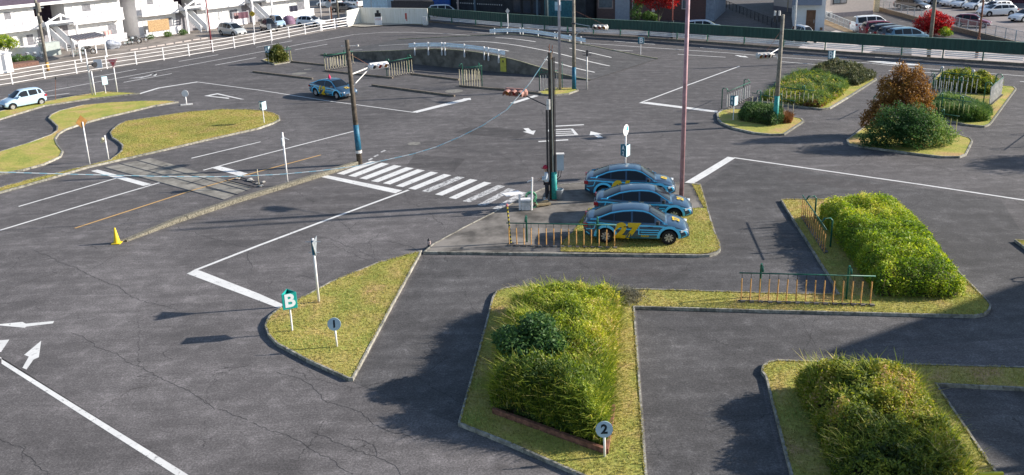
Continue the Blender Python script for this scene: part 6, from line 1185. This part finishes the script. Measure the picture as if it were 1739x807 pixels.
t = thing('garden_wall', 'low white block wall by the left utility pole', 'wall', G(20, 97), ARZ*.0); a = Vector(); b = GV(72, 96)-GV(20, 97); b.z = 0; MB().box((b.x/2, b.y/2, .55), (b.length, .15, 1.1), math.atan2(b.y, b.x)).build('wall', M_SIDING, t); d = GV(101, 92)-GV(20, 97); dd = d-b; cc = (d+b)/2; MB().box((cc.x, cc.y, .75), (dd.length, 1.0, 1.5), math.atan2(dd.y, dd.x)).build('storage_box', mat('pale_green_grey', (.38, .42, .40), .8, var=.1), t)
t = thing('planter', 'red-brown brick planter at the far left behind the fence', 'planter', G(33, 113)); MB().box((0, 0, .2), (3.4, 1.6, .4), .9).build('box', mat('brick_brown', (.16, .09, .07), .9, var=.3, scale=8), t)
t = thing('white_shed', 'white shed cut by the left edge behind the fence', 'shed', G(-12, 125)); MB().box((0, 0, .95), (3.2, 2.0, 1.9), .95).build('wall', M_SIDING, t); MB().box((0, 0, 1.95), (3.4, 2.2, .12), .95).build('roof', M_LATT, t)
t = thing('bamboo_poles', 'bundle of bamboo screens leaning at the left apartment terrace', 'bundle', G(62, 87)); MB().add([(-.7, 0, .4), (.7, .6, .4), (.35, .3, 2.5), (-.35, .0, 2.4), (-.7, .15, .4), (.7, .75, .4), (.35, .45, 2.5), (-.35, .15, 2.4)], [(0, 1, 2, 3), (7, 6, 5, 4), (0, 3, 7, 4), (1, 5, 6, 2), (3, 2, 6, 7)]).build('screen', M_BAMB, t); MB().tube([(-.5, -.03, 1), (.5, .35, 1)], .04, 5).build('tie', M_DARK, t)
for k, (x, y, cz, m2, lb_) in enumerate(((24, 84, 1.3, mat('navy_cloth', (.03, .04, .14), .9), 'dark blue cloth hung at the left terrace'), (33, 83, 1.2, mat('grey_cloth', (.45, .48, .62), .9), 'pale lilac cloth hung beside the dark blue one'), (186, 72, 1.0, mat('pink_cloth', (.65, .38, .36), .9), 'pink laundry hung at the terrace behind the shelter'), (405, 52, 1.9, mat('brown_cloth', (.30, .19, .19), .9), 'brown and pink laundry above the silver minivan'), (416, 52, 2.0, mat('plum_cloth', (.12, .06, .08), .9), 'plum laundry at the corner above the black boxy car'), (500, 34, 1.6, mat('black_cloth', (.03, .03, .05), .9), 'black blanket drying at the last apartment terrace'))):
    t = thing('laundry', lb_, 'laundry', G(x, y), ARZ); mb = MB(); vs = []; wdt = 1.6 if k > 3 else .9
    for i in range(9):
        yy = .08*math.sin(i*1.7+k); vs += [(-wdt/2+wdt*i/8, yy, cz-.35), (-wdt/2+wdt*i/8, yy*.4, cz+.5)]
    mb.add(vs, [(2*i, 2*i+2, 2*i+3, 2*i+1) for i in range(8)]).build('cloth', m2, t); MB().cyl((-wdt/2-.2, 0, cz+.52), (wdt/2+.2, 0, cz+.52), .02, n=5).build('pole', M_STEEL, t)
def cycle(px_, rz, m, label, moto=False):
    t = thing('motorcycle' if moto else 'bicycle', label, 'motorcycle' if moto else 'bicycle', G(*px_), rz); r = .30 if moto else .33; tr = .05 if moto else .018
    for x in (-.62 if moto else -.5, .62 if moto else .5):
        w_ = MB().tube([(x+r*math.cos(a), 0, r+r*math.sin(a)) for a in [2*math.pi*i/18 for i in range(19)]], tr, 6).build('wheel', M_BLACK, t); MB().cyl((x, -.02, r), (x, .02, r), r*.3, n=10).build('hub', M_STEEL, w_)
    if moto: MB().tube([(-.6, 0, .45), (-.3, 0, .75), (.2, 0, .85), (.45, 0, .8)], [.1, .16, .17, .08], 8).build('body', m, t); MB().box((0, 0, .45), (.45, .25, .35)).build('engine', M_DARK, t); MB().tube([(.62, 0, .3), (.4, 0, .95)], .03, 6).tube([(.4, -.35, 1.0), (.42, 0, .97), (.4, .35, 1.0)], .02, 6).build('handlebar', M_STEEL, t); MB().box((-.3, 0, .95), (.5, .26, .1)).build('seat', M_DARK, t)
    else: MB().tube([(-.5, 0, .33), (-.1, 0, .33), (.35, 0, .75), (-.2, 0, .78), (-.1, 0, .33)], .018, 6).tube([(-.5, 0, .33), (-.2, 0, .78)], .015, 6).tube([(.5, 0, .33), (.36, 0, .95)], .018, 6).build('frame', m, t); MB().tube([(.25, -.27, 1.0), (.36, 0, .97), (.25, .27, 1.0)], .014, 6).build('handlebar', M_STEEL, t); MB().box((-.22, 0, .86), (.25, .14, .06)).build('saddle', M_DARK, t); MB().box((.55, 0, .85), (.26, .3, .22)).build('basket', M_STEEL, t)
mr = mat('cycle_red', (.35, .04, .05), .4); mw = mat('cycle_silver', (.5, .5, .5), .4); mk = mat('cycle_black', (.03, .03, .03), .4); mg = mat('cycle_green', (.15, .3, .28), .4)
cycle((150, 93), .9, mk, 'black motorcycle under the bicycle shelter', True); cycle((229, 75), .9, mk, 'black motorcycle left of the bamboo screen', True)
cycle((40, 105), .9, mr, 'red bicycle left of the utility pole'); cycle((52, 104), .9, mw, 'silver bicycle beside the red one'); cycle((64, 104), 1.0, mk, 'black bicycle nearest the utility pole'); cycle((134, 96), .7, mg, 'green bicycle at the left post of the shelter'); cycle((219, 77), .9, mg, 'green bicycle left of the black motorcycle'); cycle((242, 73), .9, mw, 'silver bicycle right of the black motorcycle')
t = thing('bicycles_covered', 'round purple-grey covered bundle beside the white hatchback', 'bundle', G(491, 41)); MB().lathe([(.9, 0), (.95, .5), (.7, 1.0), (.3, 1.2), (0, 1.22)], (0, 0, 0), 14).build('cover', mat('purple_cover', (.20, .12, .18), .8, var=.3), t, smooth=True); MB().lathe([(.6, 0), (.62, .5), (0, .9)], (-1.2, -.4, 0), 12).build('side_cover', MATS['purple_cover'], t)
t = thing('tarp_pile', 'grey tarpaulin covered heap behind the shelter', 'tarpaulin', G(192, 83)); rockmesh('tarp', .7, (1.3, .8, .9), mat('grey_tarp', (.38, .40, .45), .7, var=.15), t, 3).location.z = .45
# wheel stops
for k, (x, y) in enumerate(((228, 85), (243, 83), (258, 80.5), (273, 78), (288, 75.5), (303, 73), (318, 70.5), (333, 68), (347, 66))):
    st0 = thing('wheel_stop', 'concrete wheel stop in the row before the bamboo screen', 'wheel stop', G(x, y), ARZ, 'row of wheel stops'); MB().box((0, 0, .07), (1.1, .16, .13), 0, top=.85).build('block', M_PALE, st0)

# ================= RIGHT SIDE BUILDINGS =================
BU = Vector((.77, -.63, 0)).normalized(); BRZ = math.atan2(BU.y, BU.x)
M_DBRN = mat('shade_darkened_timber', (.028, .03, .036), .8, var=.3, scale=.8); M_PANE = mat('shaded_pane', (.10, .13, .16), .2, var=.2, spec=.6)  # timber tone kept near black, the facade's shade put into its colour
t = thing('dark_building', 'large dark timber clad building behind the green fence', 'building', (-3, 127, 0), BRZ)
MB().bx(-7.5, 17.5, 0, 14, 0, 9).build('wall', M_DBRN, t)
MB().bx(-7.6, 17.6, -.1, 14.1, 9, 9.4).build('roof', M_ROOF, t)
w0 = MB().bx(10.6, 15.6, -.06, 0, .2, 2.6).build('door', mat('teal_shutter', (.03, .13, .16), .6, var=.3), t); MB().bx(12.4, 13.5, -.08, -.06, 1.2, 2.4).build('pane', M_LTBL, w0)
aw = MB().add([(4.5, -1.5, 3.3), (10.2, -1.5, 3.3), (10.2, 0, 4.0), (4.5, 0, 4.0), (4.5, -1.5, 3.22), (10.2, -1.5, 3.22), (10.2, 0, 3.9), (4.5, 0, 3.9)], [(0, 1, 2, 3), (7, 6, 5, 4), (0, 4, 5, 1), (1, 5, 6, 2), (0, 3, 7, 4)]).build('awning', M_PANE, t)
MB().bx(4.5, 10.2, -1.55, -1.5, 3.25, 3.36).build('gutter', M_WPD, t); MB().bx(10.4, 15.8, -.15, 0, 2.65, 2.75).build('door_lintel', M_WPD, t)
for k in range(3):
    wf = MB().bx(5+k*1.8, 6.4+k*1.8, -.05, 0, .6, 2.4).build('window', M_DARK, t); MB().bx(5.08+k*1.8, 6.32+k*1.8, -.06, -.05, .68, 2.32).build('pane', mat('dim_pane', (.04, .05, .07), .2), wf)
for k in range(22): MB().box((-9+3.0+k*.42, -.03, 1.55), (.12, .05, .16)).build('vent', M_WPD, t)
for x in (-2.5, 9.2): MB().bx(x, x+.35, -.15, 0, 0, 5).build('downpipe', mat('grey_pipe', (.10, .14, .18), .6), t)
MB().bx(-5.6, -3.0, -.2, 0, 2.1, 4.4).build('sign_board', mat('pale_board', (.28, .38, .46), .6), t)
t = thing('blue_tarp', 'blue tarpaulin sheet beside the dark building', 'tarpaulin', (-11.5, 133, 0), BRZ); MB().bx(0, 3.6, 0, .2, 0, 2.6).build('sheet', mat('blue_tarp', (.01, .08, .32), .5, var=.2), t); MB().cyl((0, -.1, 2.6), (3.6, -.1, 2.6), .04, n=6).build('pole', M_STEEL, t)
t = thing('white_shed', 'pale blue-white corrugated shed beyond the concrete wall', 'shed', (-21.5, 128.5, 0), -.1); MB().bx(0, 3.7, 0, 4, 0, 3.2).build('wall', mat('pale_blue_sheet', (.42, .56, .66), .6, var=.15), t); MB().bx(-.2, 3.9, -.2, 4.2, 3.2, 3.35).build('roof', M_WPD, t); MB().bx(1.2, 1.35, -.02, 0, 0, 3.1).build('post', M_STEEL, t)
t = thing('back_fence', 'dark slatted fence beyond the concrete wall', 'fence', (-17.3, 128.5, 0), -.35); MB().bx(0, 7, 0, .1, 0, 2.3).build('boards', mat('dark_slats', (.06, .055, .06), .8, var=.4, scale=6), t); MB().bx(0, 7, -.05, 0, 2.2, 2.3).build('rail', M_DARK, t)
M_BRICK = bpy.data.materials.new('dark_red_brick'); M_BRICK.use_nodes = True; nt = M_BRICK.node_tree; br = N(nt, 'ShaderNodeTexBrick'); br.inputs['Color1'].default_value = (.12, .06, .055, 1); br.inputs['Color2'].default_value = (.09, .045, .045, 1); br.inputs['Mortar'].default_value = (.10, .075, .075, 1); br.inputs['Scale'].default_value = 2.2; tc = N(nt, 'ShaderNodeTexCoord'); mp = N(nt, 'ShaderNodeMapping'); mp.inputs['Rotation'].default_value = (rad(90), 0, 0); nt.links.new(tc.outputs['Object'], mp.inputs[0]); nt.links.new(mp.outputs[0], br.inputs[0]); nt.links.new(br.outputs[0], nt.nodes['Principled BSDF'].inputs[0])
q = GV(1070, 34); e = GV(1213, 36); d = e-q; L = d.length; t = thing('brick_building', 'dark red brick building behind the red maple tree', 'building', q, math.atan2(d.y, d.x))
MB().bx(0, L-1.1, 0, 12, 0, 9).build('wall', M_BRICK, t); MB().bx(-.1, L, -.1, 12.1, 9, 9.3).build('roof', M_ROOF, t); MB().bx(L-1.1, L, -.25, 12, 0, 9).build('corner_pillar', mat('grey_blue_render', (.25, .30, .36), .8, var=.15), t)
MB().bx(-2.0, -.02, -.3, 3, 0, 9).build('column', mat('grey_render', (.30, .33, .38), .8, var=.1), t)
for s0, s1, z0, z1 in ((7.0, 7.9, 1.6, 3.2), (.4, 1.0, 1.6, 2.6), (.4, 1.0, 3.0, 4.4)):
    wf = MB().bx(s0-.1, s1+.1, -.06, 0, z0-.1, z1+.1).build('window', M_WPD, t); MB().bx(s0, s1, -.075, -.06, z0, z1).build('pane', M_PANE, wf)
MB().bx(-4.6, -2.0, -.15, 3, 0, 9).build('side_wall', M_BRICK, t); wf = MB().bx(-4.4, -2.3, -.2, -.15, 1.5, 4.6).build('window', mat('pinkish_frame', (.32, .24, .22), .7), t); MB().bx(-4.25, -2.45, -.215, -.2, 1.65, 4.5).build('pane', M_PANE, wf)
# white house
M_HW = mat('white_house_wall', (.62, .64, .66), .7, var=.05); q = GV(1347, 52); e = GV(1399, 52.5); d = e-q; L = d.length; t = thing('white_house', 'white two-storey house with a brown door and a slate blue balcony box', 'house', q, math.atan2(d.y, d.x)); MB().bx(0, L, 0, 15, 0, 8).build('wall', M_HW, t); MB().bx(-.2, L+.2, -.2, 15.2, 8, 8.3).build('roof', M_ROOF, t)
MB().bx(-.3, L*.86, -1.1, 0, 3.05, 6).build('balcony_box', mat('slate_blue_panel', (.17, .20, .27), .6, var=.06), t); dr = MB().bx(L*.40, L*.70, -.06, 0, 0, 2.4).build('door', mat('brown_door', (.14, .075, .045), .6, var=.2), t); MB().box((L*.66, -.09, 1.1), (.05, .05, .4)).build('handle', M_STEEL, dr); MB().bx(L*.87, L*.95, -.1, 0, .1, .4).build('meter_cover', mat('meter_brown', (.22, .13, .07), .7), t)
def lw(t, y0, y1, z0, z1, m=M_DARK): wf = MB().bx(-.05, 0, y0, y1, z0, z1).build('window', M_WPD, t); MB().bx(-.065, -.05, y0+.06, y1-.06, z0+.06, z1-.06).build('pane', M_PANE, wf)
lw(t, 3.5, 4.4, 2.0, 3.1); lw(t, 5.8, 7.0, 3.3, 4.5); lw(t, 10.5, 12.2, 1.6, 3.2)
# beige house behind alley and beige house on the right
M_BG = mat('beige_render', (.42, .34, .25), .8, var=.06); t = thing('beige_house', 'beige house seen behind the white house at the alley', 'house', (38.9, 119.5, 0), math.atan2(d.y, d.x)); MB().bx(0, 7, 0, 14, 0, 8).build('wall', M_BG, t); MB().bx(-.2, 7.2, -.2, 14.2, 8, 8.3).build('roof', M_ROOF, t); lw(t, 1.5, 3, 1.6, 3.4)
M_TAN = mat('tan_render', (.46, .40, .37), .8, var=.05); q = GV(1401, 31); e = GV(1482, 25.5); d = e-q; L = d.length; t = thing('tan_house', 'wide tan house with a dark framed window above the fence', 'house', q, math.atan2(d.y, d.x)); MB().bx(0, L, 0, 12, .6, 8).build('wall', M_TAN, t); MB().bx(-.03, L+.03, -.03, 12.03, 0, .6).build('base', mat('grey_plinth', (.14, .13, .15), .8), t); MB().bx(-.2, L+.2, -.2, 12.2, 8, 8.3).build('roof', M_ROOF, t)
wf = MB().bx(1.0, 3.1, -.06, 0, 1.75, 4).build('window', M_DARK, t); MB().bx(1.12, 2.0, -.075, -.06, 1.85, 3.9).build('pane', M_PANE, wf); MB().bx(2.1, 3.0, -.075, -.06, 1.85, 3.9).build('pane', M_WIND, wf)
t = thing('air_conditioner', 'white air conditioner unit between the white and tan houses', 'air conditioner', G(1407, 31)); MB().box((0, 0, .45), (.85, .35, .75), -.3).build('case', M_WPD, t); MB().cyl((0, -.2, .45), (0, -.22, .45), .25, n=16).build('fan', M_DARK, t)
def mesh_fence(a, b, h, label, z=0, m=None, every=1.8, wall=0):
    A_, B_ = GV(*a), GV(*b); d = B_-A_; L = d.length; t = thing('railing', label, 'railing', A_, math.atan2(d.y, d.x)); mm = m or M_DARK
    if wall: MB().bx(0, L, 0, .25, 0, wall).build('retaining_wall', M_LOWK, t)
    r_ = MB(); r_.bx(0, L, -.015, .015, wall+h-.04, wall+h).bx(0, L, -.015, .015, wall+.1, wall+.14).bx(0, L, -.012, .012, wall+h*.5, wall+h*.5+.02); r_.build('rails', mm, t)
    k = int(L/every); w_ = MB()
    for i in range(k+1): MB().bx(L*i/k-.03, L*i/k+.03, -.03, .03, wall, wall+h).build('post', mm, t)
    for i in range(int(L/.22)): w_.bx(i*.22-.008, i*.22+.008, -.008, .008, wall+.1, wall+h)
    w_.build('wires', mm, t)
mesh_fence((1218, 8), (1326, 52), 1.1, 'dark mesh railing up the alley by the white house'); mesh_fence((1402, 34), (1458, 58), 1.1, 'thin mesh railing along the bank left of the vans', m=M_STEEL)
mesh_fence((1490, 18), (1600, 48), 1.1, 'thin railing on the retaining wall left of the red maple', m=M_STEEL, wall=.5); mesh_fence((1600, 48), (1760, 88), 1.1, 'thin railing on the retaining wall right of the red maple', m=M_STEEL, wall=.5)
struct('grass_bank', MB().flat(PS([(1400, 33), (1458, 56), (1462, 64), (1400, 42)]), .02), mat('dry_bank', (.17, .12, .07), .95, var=.35, scale=1.5, bump=.4), 'dry grass bank beside the vans')
t = thing('white_notice', 'white notice board on the lot railing behind the red maple', 'notice', G(1596, 46)); MB().box((0, -.1, 1.1), (.6, .05, .9)).build('board', M_WP, t); MB().cyl((0, 0, 0), (0, 0, .8), .03, n=6).build('post', M_STEEL, t)
t = thing('gate_post', 'cream gate pillar at the top of the lot', 'pillar', G(1487, 20)); MB().box((0, 0, .8), (.7, .5, 1.6)).build('pillar', M_CREAM, t); MB().box((0, 0, 1.65), (.8, .6, .1)).build('cap', M_CONC, t)
t = thing('far_building', 'dark building behind the parking lot at the top right', 'building', (76, 120, 0), -.5); MB().bx(-9, 16, 0, 8, 0, 5).build('wall', mat('plum_wall', (.08, .03, .045), .8, var=.2), t); MB().bx(-9.3, 16.3, -.3, 8.3, 5, 5.3).build('roof', M_ROOF, t)
t = thing('wall_plate', 'small white plate on the brick building under the maple', 'plate', G(1109, 40)); MB().box((0, 0, 1.75), (.42, .05, .5)).build('plate', M_WP, t); MB().cyl((0, .03, 0), (0, .03, 1.6), .02, n=5).build('post', M_DARK, t)
# unseen building added out of frame, shaped to throw shade over the lower right lanes
hB = 8.0; off = Vector((math.cos(rad(SUN_AZ)), math.sin(rad(SUN_AZ)), 0))*hB/math.tan(rad(SUN_EL)); c0 = Vector((9.9, 24.7, 0))+off; dN = Vector((.886, .463, 0))
pl = [c0, c0+dN*16, c0+dN*16+Vector((0, -24, 0)), c0+Vector((3.5, -8, 0)), ]; o = pl[0]; t = thing('shade_building', 'grey unseen building added out of frame on the right to cast shade', 'building', o); MB().prism([(p.x-o.x, p.y-o.y) for p in pl], 0, hB).build('wall', M_TAN, t); MB().prism([(p.x-o.x, p.y-o.y) for p in inset([(p.x, p.y) for p in pl], -.01) and [Vector((a, b)) for a, b in inset([(p.x, p.y) for p in pl], .25)]], hB, hB+.01).build('roof', M_ROOF, t)

tree('street_tree', 'tall tree standing out of frame on the lower right, dappling the corner hedge', 'tree', (19.2, 19.2, 0), [(-.9, -1.2, 5.6, 1.3, .8), (.6, -.4, 6.0, 1.3, .8), (-.2, -2.4, 5.2, 1.2, .8), (.6, -3.4, 5.6, 1.2, .8)], M_DARKLEAF, 4200, .2, .14)
t = thing('yellow_board', 'corner of a yellow framed board standing in the bottom right hedge', 'board', G(1668, 900)); hb_ = hz(1668, 900, 1662, 797); MB().bx(-.25, .28, -.03, .03, hb_-.5, hb_).build('panel', mat('yellow_sheet', (.55, .50, .03), .5), t); MB().bx(-.21, .24, -.035, -.03, hb_-.45, hb_-.05).build('face', mat('olive_face', (.25, .26, .05), .6), t); MB().cyl((0, .05, 0), (0, .05, hb_-.1), .03, n=6).build('post', M_WPD, t)
